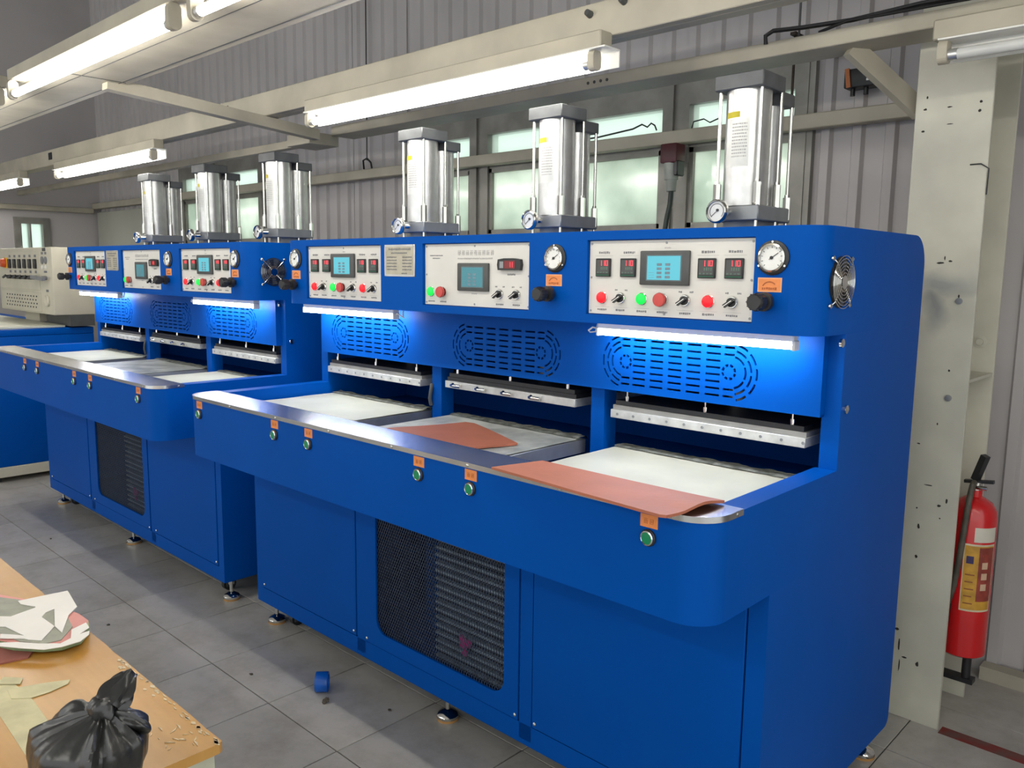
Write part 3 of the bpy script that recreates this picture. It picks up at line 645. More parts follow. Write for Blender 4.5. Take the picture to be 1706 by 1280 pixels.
        return m.build('temperature_controller', [BLACK, DKGREY, DIG, DIG2, pm('dark_green_strip', (0.01, 0.10, 0.05), 0.5, 0, 0.1, 40)])
    def touchscreen(w, hgt, bright):
        m = MB(); m.box(-w / 2, w / 2, -0.009, 0, -hgt / 2, hgt / 2, 0, 0.003, 2)
        m.box(-w * .36, w * .36, -0.0094, -0.009, -hgt * .38, hgt * .38, 3)
        m.box(-w * .335, w * .335, -0.0098, -0.0094, -hgt * .345, hgt * .345, 1)
        for c_ in (-1, 1):
            for r_ in range(4): m.box(c_ * w * 0.085 - w * .05, c_ * w * 0.085 + w * .05, -0.0102, -0.0098, -hgt * .30 + r_ * hgt * .12, -hgt * .30 + r_ * hgt * .12 + hgt * .075, 2)
        for r_ in range(3): m.box(-w * .30, -w * .19, -0.0101, -0.0098, -hgt * (.28 - .07 * r_), -hgt * (.272 - .07 * r_), 2)
        return m.build('touchscreen', [DKGREY, SCREEN if bright else SCREEN_D, SCR_B, pm('bezel_inner', (0.10, 0.13, 0.14), 0.3, 0, 0.1, 20)])
    def lamp(lens):      # flush illuminated lens
        return MB().lathe([(0.0165, 0), (0.0165, 0.002), (0.015, 0.003)], (0, 0, 0), (0, -1, 0), 20, 0).lathe([(0.0145, 0.002), (0.0145, 0.009), (0.011, 0.012), (0, 0.013)], (0, 0, 0), (0, -1, 0), 20, 1)
    def selector():
        m = MB().lathe([(0.016, 0), (0.016, 0.003), (0.0135, 0.006), (0.0115, 0.0062)], (0, 0, 0), (0, -1, 0), 20, 0).lathe([(0.0115, 0.003), (0.0115, 0.010), (0, 0.010)], (0, 0, 0), (0, -1, 0), 16, 1)
        m.obox((0.009, -0.013, 0.007), (-0.013, -0.019, -0.010), 0.008, 0.010, 1, (0, -1, 0)).obox((0.006, -0.0185, 0.0045), (-0.012, -0.0245, -0.0095), 0.0018, 0.001, 2, (0, -1, 0))
        return m.build('selector_switch', [CHROME, BLACK, WHITE])
    def mushroom():
        return MB().lathe([(0.017, 0), (0.017, 0.004), (0.012, 0.006), (0.012, 0.012)], (0, 0, 0), (0, -1, 0), 20, 0).lathe([(0.017, 0.010), (0.0185, 0.014), (0.017, 0.020), (0, 0.022)], (0, 0, 0), (0, -1, 0), 22, 1).build('stop_button', [CHROME, RED_B])
    ctl = controller(); ts = touchscreen(0.148, 0.088, True); sel = selector(); mush = mushroom()
    lr = lamp(LRED).build('indicator_lamp', [CHROME, LRED]); lg = lamp(LGREEN).build('indicator_lamp', [CHROME, LGREEN])
    first = {}
    def use(proto, loc, par):
        if proto.name not in first: first[proto.name] = 1; proto.parent = par; proto.location = loc; return proto
        return place(proto, loc, par)
    def text_print(p, a, items):
        m = MB()
        for it in items: it(m)
        tag(m.build('printed_text', [INK, INKL], p, None), kind='stuff')
    for idx, (a, b) in enumerate(holes):
        p = panel(a, b); screwset(p, a, b)
        if idx == 1: continue
        o_ = a + 0.656      # offset relative to the right hand panel
        k = (b - a) / 0.498
        X = lambda x: a + (x + 0.656) * k
        for x in (-0.604, -0.522, -0.287, -0.213): use(ctl, (X(x), yp, 1.472), p)
        use(ts, (X(-0.408), yp, 1.472), p)
        for x, q in ((-0.607, lr), (-0.545, sel), (-0.477, lg), (-0.414, mush), (-0.346, sel), (-0.280, lr), (-0.215, sel)): use(q, (X(x), yp, 1.391), p)
        def items(m, X=X):
            for x in (-0.604, -0.522, -0.287, -0.213): marks_line(m, X(x) - 0.018, X(x) + 0.018, 1.512, 0.007, yp, 0); m.box(X(x) - 0.03, X(x) + 0.03, yp - 0.0004, yp, 1.5035, 1.5042, 1)
            for x in (-0.607, -0.545, -0.477, -0.414, -0.346, -0.280, -0.215): marks_line(m, X(x) - 0.016, X(x) + 0.016, 1.3585, 0.006, yp, 0); m.box(X(x) - 0.024, X(x) + 0.024, yp - 0.0004, yp, 1.3655, 1.3661, 1)
            for x in (-0.545, -0.346, -0.215):
                for dx in (-0.020, 0.012): marks_line(m, X(x) + dx, X(x) + dx + 0.010, 1.4125, 0.005, yp, 0)
            marks_line(m, X(-0.412), X(-0.394), 1.523, 0.004, yp, 1)
        text_print(p, a, [items])
    pm_ = [o for o in M.children if o.name.startswith('control_panel')][1]
    t2 = touchscreen(0.140, 0.088, False); t2.parent = pm_; t2.location = (-1.114, yp, 1.439)
    for x, q in ((-1.318, lg), (-1.259, mush), (-1.000, sel), (-0.929, sel)): use(q, (x, yp, 1.389), pm_)
    cm = MB().prism([(-.046, -.016), (.046, -.016), (.049, 0), (.046, .016), (.02, .0195), (-.02, .0195), (-.046, .016), (-.049, 0)], 'y', -0.012, 0, 0)
    cm.box(-.018, .026, -.0126, -.012, -.011, .012, 1)
    for k, dgt in enumerate((1, 1)): seven(cm, dgt, 0.0 + k * 0.009, -0.007, 0.008, 0.015, -0.0126, 2)
    cm.box(-.038, -.022, -.0124, -.012, -.010, .010, 3)
    cm.build('temperature_display', [BLACK, pm('dark_red_window', (0.20, 0.01, 0.012), 0.3, 0, 0.1, 30), DIG, ALU_D], pm_, (-0.953, yp, 1.478))
    def items(m):
        for k in range(9): glyph(m, -1.19 + k * 0.0185, 1.507, 0.0165, yp, 0)
        marks_line(m, -1.19, -1.03, 1.497, 0.006, yp, 1)
        marks_line(m, -1.325, -1.262, 1.507, 0.0035, yp, 0, 0.05); marks_line(m, -1.312, -1.275, 1.498, 0.0035, yp, 0, 0.05)
        marks_line(m, -0.968, -0.935, 1.449, 0.006, yp, 0); marks_line(m, -1.125, -1.10, 1.387, 0.004, yp, 1)
        for x in (-1.318, -1.259, -1.0, -0.929): marks_line(m, x - 0.016, x + 0.016, 1.3575, 0.006, yp, 0); m.box(x - 0.022, x + 0.022, yp - 0.0004, yp, 1.3645, 1.365, 1)
        for x in (-1.0, -0.929):
            for dx in (-0.020, 0.012): marks_line(m, x + dx, x + dx + 0.010, 1.4115, 0.005, yp, 0)
    text_print(pm_, 0, [items])
    # nameplate
    np_ = P(MB().box(-1.555, -1.390, YH - 0.002, YH, 1.436, 1.545, 0, 0.0008, 1), 'nameplate', ALU)
    t = MB(); t.box(-1.548, -1.397, YH - 0.0026, YH - 0.002, 1.443, 1.538, 0)
    y = YH - 0.0026
    marks_line(t, -1.53, -1.41, 1.529, 0.008, y, 1); marks_line(t, -1.515, -1.43, 1.516, 0.006, y, 1)
    for k in range(5): marks_line(t, -1.54, -1.485, 1.502 - k * 0.0105, 0.0055, y, 1); marks_line(t, -1.455, -1.405, 1.502 - k * 0.0105, 0.0055, y, 1)
    marks_line(t, -1.46, -1.43, 1.447, 0.005, y, 1)
    t.build('printed_plate', [pm('champagne_plate', (0.50, 0.46, 0.36), 0.4, 0.3, 0.1, 30), INK], np_)
    sn = MB().lathe([(0.003, 0), (0.003, 0.001), (0, 0.002)], (0, 0, 0), (0, -1, 0), 8).build('rivet', CHROME, np_)
    put(sn, [(x, YH - 0.002, z) for x in (-1.550, -1.395) for z in (1.440, 1.541)], np_)
    # vacuum gauge, orange plate, regulator knob at each station
    ga = MB().lathe([(0.040, 0), (0.040, 0.004), (0.035, 0.007), (0.033, 0.007)], (0, 0, 0), (0, -1, 0), 28, 0).lathe([(0.033, 0.004), (0.033, 0.012), (0.029, 0.014), (0.0285, 0.010)], (0, 0, 0), (0, -1, 0), 28, 1).lathe([(0.029, 0.008), (0, 0.0081)], (0, 0, 0), (0, -1, 0), 28, 2)
    for k in range(11):
        a = math.radians(-45 + 27 * k); ga.obox((0.022 * math.cos(a), -0.0084, 0.022 * math.sin(a)), (0.026 * math.cos(a), -0.0084, 0.026 * math.sin(a)), 0.0012, 0.0006, 3, (0, -1, 0))
    ga.obox((-0.006, -0.0092, -0.004), (0.016, -0.0092, 0.011), 0.0014, 0.0008, 3, (0, -1, 0)).cyl((0, -0.008, 0), (0, -0.0105, 0), 0.004, None, 10, 3)
    for k in range(3):
        a = math.radians(90 + 120 * k); ga.cyl((0.0365 * math.cos(a), -0.004, 0.0365 * math.sin(a)), (0.0365 * math.cos(a), -0.008, 0.0365 * math.sin(a)), 0.0028, None, 8, 1)
    ga = P(ga, 'vacuum_gauge', [BLACK, CHROME, DIAL, BLACK])
    put(ga, [(x, YH, 1.497) for x in (-0.112, -0.770, -2.122)], M)
    ol = MB().box(-0.0295, 0.0295, -0.0012, 0, -0.0165, 0.0165).box(-0.027, 0.027, -0.0016, -0.0012, -0.014, 0.014, 1)
    al = arc(0, -0.012, 0.019, 150, 45, 8)
    for q0, q1 in zip(al, al[1:]): ol.obox((q0[0], -0.0019, q0[1]), (q1[0], -0.0019, q1[1]), 0.0026, 0.0006, 2, (0, -1, 0))
    marks_line(ol, -0.018, 0.018, -0.0085, 0.006, -0.0016, 2)
    ol = P(ol, 'knob_plate', [pm('pale_orange_rim', (0.80, 0.42, 0.22), 0.45, 0, 0.05, 30), ORANGE, ORANGE_I])
    put(ol, [(x, YH, 1.435) for x in (-0.117, -0.774, -2.124)], M)
    kn = MB().lathe([(0.010, 0), (0.010, 0.012), (0.022, 0.013), (0.022, 0.026), (0.012, 0.028), (0.012, 0.038), (0.019, 0.040), (0.0205, 0.048), (0.019, 0.066), (0.016, 0.070), (0, 0.070)], (0, 0, 0), (0, -1, 0), 22, 0)
    for k in range(12):
        a = 2 * PI * k / 12; kn.obox((0.0195 * math.cos(a), -0.043, 0.0195 * math.sin(a)), (0.0195 * math.cos(a), -0.065, 0.0195 * math.sin(a)), 0.003, 0.003, 0)
    kn = P(kn, 'regulator_knob', BLACK)
    put(kn, [(x, YH, 1.396) for x in (-0.120, -0.781, -2.126)], M)
    # ---- lamp bars under the hood
    for a, b, w in ((-0.662, -0.080, 1), (-2.180, -1.590, -1)):
        y, z = 0.505, 1.287
        lb = P(MB().box(a, b, y - 0.013, y + 0.017, z + 0.012, ZHB, 0, 0.003, 1), 'lamp_bar', WHITE)
        P(MB().prism([(y + 0.013 * math.cos(t_), z + 0.014 + 0.019 * math.sin(t_)) for t_ in [PI + PI * k / 8 for k in range(9)]], 'x', a + 0.004, b - 0.004, 0, True), 'lamp_diffuser', LED_M, lb)
        for x in (a, b): P(MB().box(x - 0.004, x + 0.004, y - 0.014, y + 0.014, z - 0.007, z + 0.017, 0, 0.002, 1), 'lamp_end_cap', WHITE, lb)
        xe = a if w > 0 else b
        P(MB().tube([(xe - w * 0.002, y, z + 0.012), (xe - w * 0.02, y - 0.008, z + 0.016), (xe - w * 0.038, y - 0.004, z + 0.006), (xe - w * 0.040, y + 0.006, z + 0.0), (xe - w * 0.025, y + 0.012, z + 0.002), (xe - w * 0.02, y + 0.02, z + 0.032)], 0.0025, 6), 'lamp_wire', WHITE, lb)
    # ---- platens
    for k, sx in enumerate(ST):
        pc = sx - 0.005
        lp = P(MB().box(pc - 0.30, pc + 0.30, 0.20, 0.645, 0.892, 0.936, 0, 0.002, 1), 'lower_platen', ALU_D)
        n = 24; vs = []; fs = []
        cv = MB()
        for i_ in range(n + 1):
            for j_ in range(13):
                x = pc - 0.298 + 0.596 * i_ / n; yy = 0.202 + 0.425 * j_ / 12
                vs.append((x, yy, 0.938 + 0.0012 * noise.noise(Vector((x * 9, yy * 9, k))) + 0.001))
        for i_ in range(n):
            for j_ in range(12): a = i_ * 13 + j_; fs.append((a, a + 13, a + 14, a + 1))
        cv.add(vs, fs, 0, True)
        P(cv, 'platen_sheet', GREYCL if k == 1 else CREAMCL, lp)
        # crumpled foil along the back edge
        vs = []; fs = []; nn = 48
        for i_ in range(nn + 1):
            x = pc - 0.30 + 0.60 * i_ / nn
            for j_ in range(6):
                q = noise.noise(Vector((x * 22, j_ * 0.9, 3 + k))) * 0.5 + noise.noise(Vector((x * 60, j_ * 1.7, 9 + k))) * 0.3
                vs.append((x, 0.605 + 0.011 * j_ + 0.006 * q, 0.9405 + (0.002 + 0.009 * max(0, q + 0.25)) * (1 if 0 < j_ else 0.2) - (0.012 if j_ == 5 else 0)))
        for i_ in range(nn):
            for j_ in range(5): a = i_ * 6 + j_; fs.append((a, a + 6, a + 7, a + 1))
        P(MB().add(vs, fs, 0, True), 'foil_edge', FOIL, lp)
        # upper platen
        yo = 0.590; zb = 1.030 + (0.012 if k == 1 else 0)
        up = P(MB().box(pc - 0.305, pc + 0.295, yo, 0.98, zb, zb + 0.025, 0, 0.001, 1), 'upper_platen', ALU_L)
        P(MB().box(pc - 0.303, pc + 0.293, yo + 0.010, 0.98, zb + 0.0255, zb + 0.038), 'spacer_plate', SPACER if k != 1 else BLACK, up)
        P(MB().box(pc - 0.295, pc + 0.285, yo + 0.012, 0.98, zb + 0.0385, zb + 0.052), 'insulation_plate', BLACK, up)
        if k != 1:
            hl = MB().lathe([(0.0042, 0), (0.0042, 0.001), (0.0028, 0.0011), (0.0028, 0.0004), (0, 0.0004)], (0, 0, 0), (0, -1, 0), 10).build('bolt', ALU_D, up)
            put(hl, [(pc - 0.28 + 0.057 * q, yo, zb + 0.0125) for q in range(11)], up)
        else:
            ft = MB().lathe([(0.008, 0), (0.008, 0.006), (0.005, 0.010), (0.005, 0.014), (0, 0.014)], (0, 0, 0), (0, -1, 0), 10).cyl((0.008, -0.010, -0.001), (0.042, -0.008, -0.001), 0.006, None, 10).build('hose_fitting', CHROME, up)
            put(ft, [(pc - 0.26 + 0.125 * q, yo, zb + 0.0125) for q in range(4)], up)
        st = MB().cyl((0, 0, 0), (0, 0, 0.014), 0.007, None, 10).cyl((0, 0, 0.014), (0, 0, 0.05), 0.003, None, 8).build('stud', CHROME, up)
        put(st, [(pc + dx, yo + 0.022, zb + 0.052) for dx in (-0.26, 0.0, 0.25)], up)
        P(MB().cyl((pc, 0.80, zb + 0.05), (pc, 0.80, 1.3), 0.03, None, 16), 'press_rod', ALU_D, up)
    P(MB().tube([(-1.500, 0.600, 1.045), (-1.497, 0.592, 1.02), (-1.503, 0.592, 0.99), (-1.500, 0.596, 0.965)], 0.007, 8), 'hose', DKGREY)
    # ---- press cylinders on the hood
    def cylinder():
        a0, a1 = ZHT, ZHT + 0.430
        b = MB().box(-0.074, 0.074, -0.095, 0.105, ZHT + 0.038, ZHT + 0.080, 0, 0.003, 1)
        b.box(-0.05, 0.05, -0.06, 0.08, ZHT, ZHT + 0.038)
        B = b.build('press_cylinder', ALU_D, M)
        MB().cyl((0, -0.035, ZHT + 0.08), (0, -0.035, 1.966), 0.062, None, 32).build('barrel', ALU, B)
        MB().cyl((0.006, 0.065, ZHT + 0.08), (0.006, 0.065, 1.935), 0.046, None, 28).build('barrel', ALU, B)
        MB().box(-0.074, 0.074, -0.102, 0.033, 1.966, 2.008, 0, 0.003, 1).build('top_cap', CAPM, B)
        MB().box(-0.060, 0.066, 0.034, 0.112, 1.935, 1.972, 0, 0.003, 1).build('top_cap', CAPM, B)
        rod = MB().cyl((0, 0, ZHT), (0, 0, 1.966), 0.0052, None, 10).cyl((0, 0, ZHT + 0.078), (0, 0, ZHT + 0.142), 0.0115, None, 6, 0, True, False).cyl((0, 0, ZHT + 0.142), (0, 0, ZHT + 0.150), 0.0075, None, 8).build('tie_rod', CHROME, B)
        put(rod, [(-0.062, -0.083, 0), (0.062, -0.083, 0), (-0.066, 0.030, 0), (0.066, 0.026, 0), (0.064, 0.098, -0.031), (-0.056, 0.098, -0.031)], B)
        # pressure gauge on a short elbow
        gx, gy, gz = -0.026, -0.150, ZHT + 0.062
        gg = MB().lathe([(0.030, 0), (0.033, 0.004), (0.033, 0.016), (0.029, 0.021), (0.0275, 0.018)], (gx, gy + 0.02, gz), (0, -1, 0), 28, 0).lathe([(0.0275, 0.013), (0, 0.0131)], (gx, gy + 0.02, gz), (0, -1, 0), 28, 1)
        gg.cyl((gx, gy + 0.02, gz), (gx + 0.012, -0.094, gz), 0.010, None, 12, 0)
        gg.tube([(gx + 0.021 * math.cos(math.radians(a_)), gy + 0.0064, gz + 0.021 * math.sin(math.radians(a_))) for a_ in range(-45, 226, 18)], 0.0008, 5, 2)
        gg.obox((gx + 0.006, gy + 0.005, gz + 0.005), (gx - 0.016, gy + 0.005, gz - 0.014), 0.0014, 0.0006, 2, (0, -1, 0)).cyl((gx + 0.003, gy + 0.0066, gz + 0.003), (gx + 0.003, gy + 0.0035, gz + 0.003), 0.004, None, 10, 2)
        gg.build('pressure_gauge', [CHROME, DIAL, BLACK], B)
        # wrap-around stickers on the barrel
        def wrap(z0, z1, a0, a1, mt, nm, r=0.0624):
            n = 12; vs = [(r * math.cos(math.radians(a0 + (a1 - a0) * k / n)), -0.035 + r * math.sin(math.radians(a0 + (a1 - a0) * k / n)), z) for z in (z0, z1) for k in range(n + 1)]
            return MB().add(vs, [(k, k + 1, n + 2 + k, n + 1 + k) for k in range(n)], 0, True).build(nm, mt, B)
        wrap(1.890, 1.906, 232, 276, YLABEL, 'warning_sticker')
        wrap(1.757, 1.887, 228, 302, SLABEL, 'data_sticker')
        mk = MB()
        for k in range(11):
            z = 1.872 - k * 0.0088
            a_ = 256
            while a_ < 296:
                w = random.uniform(2, 6)
                r = 0.0628; q = [(r * math.cos(math.radians(t_)), -0.035 + r * math.sin(math.radians(t_)), zz) for zz in (z - 0.0016, z + 0.0016) for t_ in (a_, a_ + w)]
                mk.add(q, [(0, 1, 3, 2)]); a_ += w + 1.5
        mk.build('sticker_print', INKL, B)
        return B
    cy = cylinder()
    put(cy, [(sx - (0.033 if q == 0 else 0.004 if q == 1 else -0.03), 0.862, 0) for q, sx in enumerate(ST)], M)
    # ---- levelling feet and castors
    ft = MB().lathe([(0.036, 0.0), (0.036, 0.008)], (0, 0, 0), (0, 0, 1), 24, 1).lathe([(0.0355, 0.008), (0.036, 0.016), (0.030, 0.024), (0.016, 0.030), (0.010, 0.034)], (0, 0, 0), (0, 0, 1), 24, 0).cyl((0, 0, 0.03), (0, 0, 0.105), 0.008, None, 12, 0).cyl((0, 0, 0.070), (0, 0, 0.082), 0.014, None, 6, 0, True, False)
    ft = P(ft, 'levelling_foot', [CHROME, TAN])
    put(ft, [(x, y, 0) for x in (-ML + 0.05, -ML / 2, -0.05) for y in (0.325, MD - 0.055)], M)
    cs = MB().cyl((-0.012, 0, 0.030), (0.012, 0, 0.030), 0.030, None, 20, 0).cyl((-0.014, 0, 0.030), (0.014, 0, 0.030), 0.012, None, 12, 1).box(-0.018, -0.014, -0.02, 0.02, 0.02, 0.09, 1).box(0.014, 0.018, -0.02, 0.02, 0.02, 0.09, 1).box(-0.03, 0.03, -0.03, 0.03, 0.088, 0.102, 1)
    cs = P(cs, 'castor', [BLACK, DKGREY])
    put(cs, [(x, y, 0) for x in (-ML + 0.13, -0.16) for y in (0.37, MD - 0.12)], M)
    return M
machine = make_machine()
tag(machine, 'large blue three-station press machine in the foreground, red rubber sheets on its table', 'machine', 'blue press machines')
m2 = copy_tree(machine); m2.location = (-2.4707, -0.0154, 0)
tag(m2, 'second blue three-station press machine, standing behind the foreground one at left', 'machine', 'blue press machines')

# ================================================================== THINGS ON THE MACHINES
def slab(name, poly, zf, th, mat, label, cat, group=None, n=None):
    # a soft sheet: outline poly (x, y), zf(x, y) height of the underside
    bm = bmesh.new(); vs = [bm.verts.new((x, y, 0)) for x, y in poly]; bm.faces.new(vs)
    bmesh.ops.triangulate(bm, faces=bm.faces[:])
    for _ in range(4):
        es = [e for e in bm.edges if e.calc_length() > 0.03]
        if es: bmesh.ops.subdivide_edges(bm, edges=es, cuts=1); bmesh.ops.triangulate(bm, faces=bm.faces[:])
    bmesh.ops.recalc_face_normals(bm, faces=bm.faces)
    if bm.faces[0].normal.z < 0: bmesh.ops.reverse_faces(bm, faces=bm.faces)
    r = bmesh.ops.extrude_face_region(bm, geom=bm.faces[:]); top = set(v for v in r['geom'] if isinstance(v, bmesh.types.BMVert))
    for v in bm.verts: v.co.z = zf(v.co.x, v.co.y) + (th if v in top else 0)
    bmesh.ops.recalc_face_normals(bm, faces=bm.faces)
    me = bpy.data.meshes.new(name); bm.to_mesh(me); bm.free(); me.materials.append(mat)
    o = bpy.data.objects.new(name, me); C.objects.link(o)
    return tag(o, label, cat, group) if label else o
def zr(x, y):      # rests on the steel nosing, near right edge lifts a little
    t = max(0, (x + 0.32) / 0.25); return 0.9885 + 0.010 * t * t * math.exp(-((y - 0.06) / 0.055) ** 2) + 0.004 * max(0, -y / 0.06) * t
slab('rubber_sheet', [(-0.585, -0.008), (-0.40, -0.022), (-0.22, -0.040), (-0.078, -0.058), (-0.066, -0.052), (-0.055, 0.02), (-0.042, 0.095), (-0.040, 0.124), (-0.20, 0.128), (-0.40, 0.130), (-0.545, 0.132)], zr, 0.006, RUBBER,
     'long terracotta rubber sheet lying over the steel table edge of the near machine', 'rubber sheet', 'terracotta rubber sheets')
slab('rubber_sheet', [(-1.335, 0.262), (-1.24, 0.525), (-1.20, 0.528), (-1.05, 0.47), (-0.885, 0.405), (-0.883, 0.392), (-0.925, 0.262), (-0.96, 0.235), (-1.06, 0.236), (-1.19, 0.225)], lambda x, y: 0.9412 + 0.0015 * math.sin(x * 14 + y * 9), 0.006, RUBBER,
     'terracotta rubber sheet with a notched corner, on the middle platen of the near machine', 'rubber sheet', 'terracotta rubber sheets')

# ================================================================== FAR LEFT MACHINE WITH BEIGE CONTROL BOX
m3 = empty('heating_machine', (-5.42, 0.10, 0))
tag(m3, 'blue machine with beige control box at the far left, partly cut by the frame', 'machine')
MB().box(-2.4, 0, 0, 0.72, 0.105, 0.985, 0, 0.006, 2).build('body', BLUE, m3)
MB().box(-2.4, 0.004, -0.004, 0.73, 0.035, 0.104, 0, 0.003, 1).build('base_rail', BEIGE, m3)
MB().box(-2.4, 0.0, 0, 0.72, 0.9855, 1.030, 0, 0.005, 2).build('table_frame', BLUE, m3)
MB().box(-2.3, -0.05, 0.05, 0.55, 1.030, 1.046, 0, 0.003, 1).build('white_table_top', CREAMCL, m3)
for x in (-2.3, -1.2, -0.06): MB().cyl((x, 0.06, 0), (x, 0.06, 0.04), 0.03, None, 16).build('foot', DKGREY, m3)
MB().box(-0.46, 0.03, 0.56, 0.72, 1.04, 1.12).build('machine_base', DKGREY, m3)
cb = MB().box(-1.22, 0.0, 0.472, 0.88, 1.118, 1.585, 0, 0.006, 2).build('control_box', BEIGE, m3)
MB().box(-1.17, -0.26, 0.468, 0.473, 1.285, 1.560, 0, 0.001, 1).build('box_door', BEIGE, cb)
MB().box(-1.17, -0.26, 0.468, 0.473, 1.130, 1.268, 0, 0.001, 1).build('vent_cover', BEIGE, cb)
vh = MB().box(-0.010, 0.010, -0.0008, 0, -0.005, 0.005).build('vent_hole', DARKIN, cb)
put(vh, [(-1.05 + 0.062 * i + (0.02 if j % 2 else 0), 0.468, 1.16 + 0.026 * j) for i in range(12) for j in range(4)], cb)
mt = MB().box(-0.026, 0.026, -0.012, 0, -0.034, 0.034, 0, 0.003, 1).box(-0.020, 0.020, -0.0128, -0.012, 0.004, 0.028, 1).build('meter', [BLACK, DKGREY], cb)
put(mt, [(-0.91 + 0.117 * i, 0.468, 1.47) for i in range(6)], cb)
lb_ = MB().box(-0.022, 0.022, -0.001, 0, -0.009, 0.009).build('meter_label', INK, cb)
put(lb_, [(-0.91 + 0.117 * i, 0.468, z) for i in range(6) for z in (1.525, 1.412)], cb)
kn = MB().cyl((0, 0, 0), (0, -0.03, 0), 0.016, 0.013, 12).obox((0.0, -0.034, 0.012), (-0.02, -0.05, -0.008), 0.012, 0.012).build('rotary_switch', BLACK, cb)
put(kn, [(-0.91 + 0.117 * i, 0.468, 1.372) for i in range(6)], cb)
MB().box(-1.06, -0.97, 0.462, 0.468, 1.435, 1.515).build('switch_plate', YELLOW, cb)
MB().cyl((-1.015, 0.462, 1.475), (-1.015, 0.43, 1.475), 0.036, 0.030, 20).obox((-1.015, 0.428, 1.508), (-1.015, 0.428, 1.442), 0.014, 0.02).build('main_switch', pm('red_orange_switch', (0.62, 0.09, 0.02), 0.4, 0, 0.1, 20), cb)
for i, x in enumerate((-0.185, -0.115)):
    MB().lathe([(0.026, 0), (0.026, 0.006), (0.020, 0.008), (0, 0.008)], (x, 0.472, 1.495), (0, -1, 0), 16).build('dial', ALU_D, cb)
    MB().lathe([(0.014, 0), (0.014, 0.006), (0, 0.012)], (x, 0.472, 1.447), (0, -1, 0), 12).build('push_button', WHITE, cb)
    MB().box(x - 0.02, x + 0.02, 0.471, 0.472, 1.535, 1.552).build('plate_label', INK, cb)
MB().box(-0.17, -0.11, 0.468, 0.472, 1.558, 1.580).build('emblem', DKGREY, cb)
MB().box(-0.165, -0.105, 0.471, 0.472, 1.408, 1.422).build('plate_label', INK, cb)
MB().cyl((-0.12, 0.472, 1.372), (-0.12, 0.44, 1.372), 0.014, None, 12).obox((-0.05, 0.43, 1.365), (-0.30, 0.43, 1.378), 0.02, 0.024).build('door_handle', ALU_D, cb)
MB().lathe([(0.042, 0), (0.042, 0.01), (0.034, 0.016), (0.026, 0.010), (0, 0.008)], (-0.12, 0.472, 1.215), (0, -1, 0), 20).build('locking_wheel', BEIGE, cb)
MB().box(-0.145, -0.095, 0.471, 0.472, 1.275, 1.292).build('plate_label', INK, cb)
MB().box(-0.95, -0.62, 0.56, 0.66, 1.04, 1.12).build('box_leg', BEIGE, m3)
MB().box(0.06, 0.55, 0.80, 1.10, 0.0, 1.225, 0, 0.006, 1).build('rear_cabinet', BEIGE, m3)

# ================================================================== FIRE EXTINGUISHER
fe = empty('fire_extinguisher', (0.083, 1.555, 0.085))
tag(fe, 'red fire extinguisher with yellow label standing in the recess of the cream column', 'fire extinguisher')
MB().lathe([(0.0, 0.135), (0.060, 0.135), (0.069, 0.142), (0.070, 0.152), (0.070, 0.600), (0.066, 0.625), (0.052, 0.650), (0.030, 0.664), (0.020, 0.668), (0.020, 0.690), (0, 0.690)], (0, 0, 0), (0, 0, 1), 32).build('cylinder', REDEXT, fe)
MB().cyl((0, 0, 0.688), (0, 0, 0.715), 0.018, None, 14).cyl((-0.01, -0.015, 0.70), (0.035, -0.015, 0.70), 0.007, None, 10).build('valve', CHROME, fe)
MB().obox((-0.035, 0, 0.712), (0.05, 0.0, 0.722), 0.018, 0.010).build('carry_handle', BLACK, fe)
MB().obox((-0.004, 0.0, 0.722), (0.022, -0.012, 0.806), 0.022, 0.020).build('squeeze_lever', BLACK, fe)
MB().tube([(-0.002, -0.018, 0.715), (0.0, -0.045, 0.71), (0.0, -0.070, 0.67), (-0.002, -0.080, 0.60), (-0.010, -0.081, 0.48), (-0.020, -0.079, 0.38), (-0.036, -0.074, 0.31)], 0.0095, 10).build('hose', pm('grey_rubber_hose', (0.10, 0.09, 0.07), 0.6, 0, 0.2, 30), fe)
MB().cyl((-0.035, -0.075, 0.315), (-0.046, -0.072, 0.235), 0.012, 0.018, 14).build('nozzle', BLACK, fe)
def wrapl(z0, z1, a0, a1, r, mat, nm):
    n = 14; vs = [(r * math.cos(math.radians(a0 + (a1 - a0) * k / n)), r * math.sin(math.radians(a0 + (a1 - a0) * k / n)), z) for z in (z0, z1) for k in range(n + 1)]
    return MB().add(vs, [(k, k + 1, n + 2 + k, n + 1 + k) for k in range(n)], 0, True).build(nm, mat, fe)
wrapl(0.300, 0.525, 268, 350, 0.0704, pm('label_rim', (0.70, 0.60, 0.42), 0.4, 0, 0.1, 20), 'label_border')
wrapl(0.306, 0.519, 271, 347, 0.0707, pm('ochre_label', (0.62, 0.33, 0.04), 0.4, 0, 0.15, 30), 'label')
wrapl(0.335, 0.515, 305, 347, 0.0710, pm('red_label_field', (0.35, 0.06, 0.04), 0.4, 0, 0.2, 30), 'label_picture')
wrapl(0.460, 0.485, 276, 293, 0.0712, pm('dark_blue_mark', (0.03, 0.02, 0.10), 0.4, 0, 0.1, 30), 'label_mark')
for k in range(5): wrapl(0.325 + 0.024 * k, 0.329 + 0.024 * k, 276, 298 - 3 * (k % 2), 0.0712, pm('label_lines', (0.30, 0.09, 0.03), 0.5), 'label_line')
for k, z in enumerate((0.372, 0.408, 0.444)):
    wrapl(z, z + 0.022, 314, 330, 0.0713, pm('pale_picture', (0.62, 0.42, 0.28), 0.5), 'label_figure')
wrapl(0.532, 0.580, 290, 350, 0.0705, pm('white_tag', (0.66, 0.62, 0.52), 0.5), 'inspection_tag')
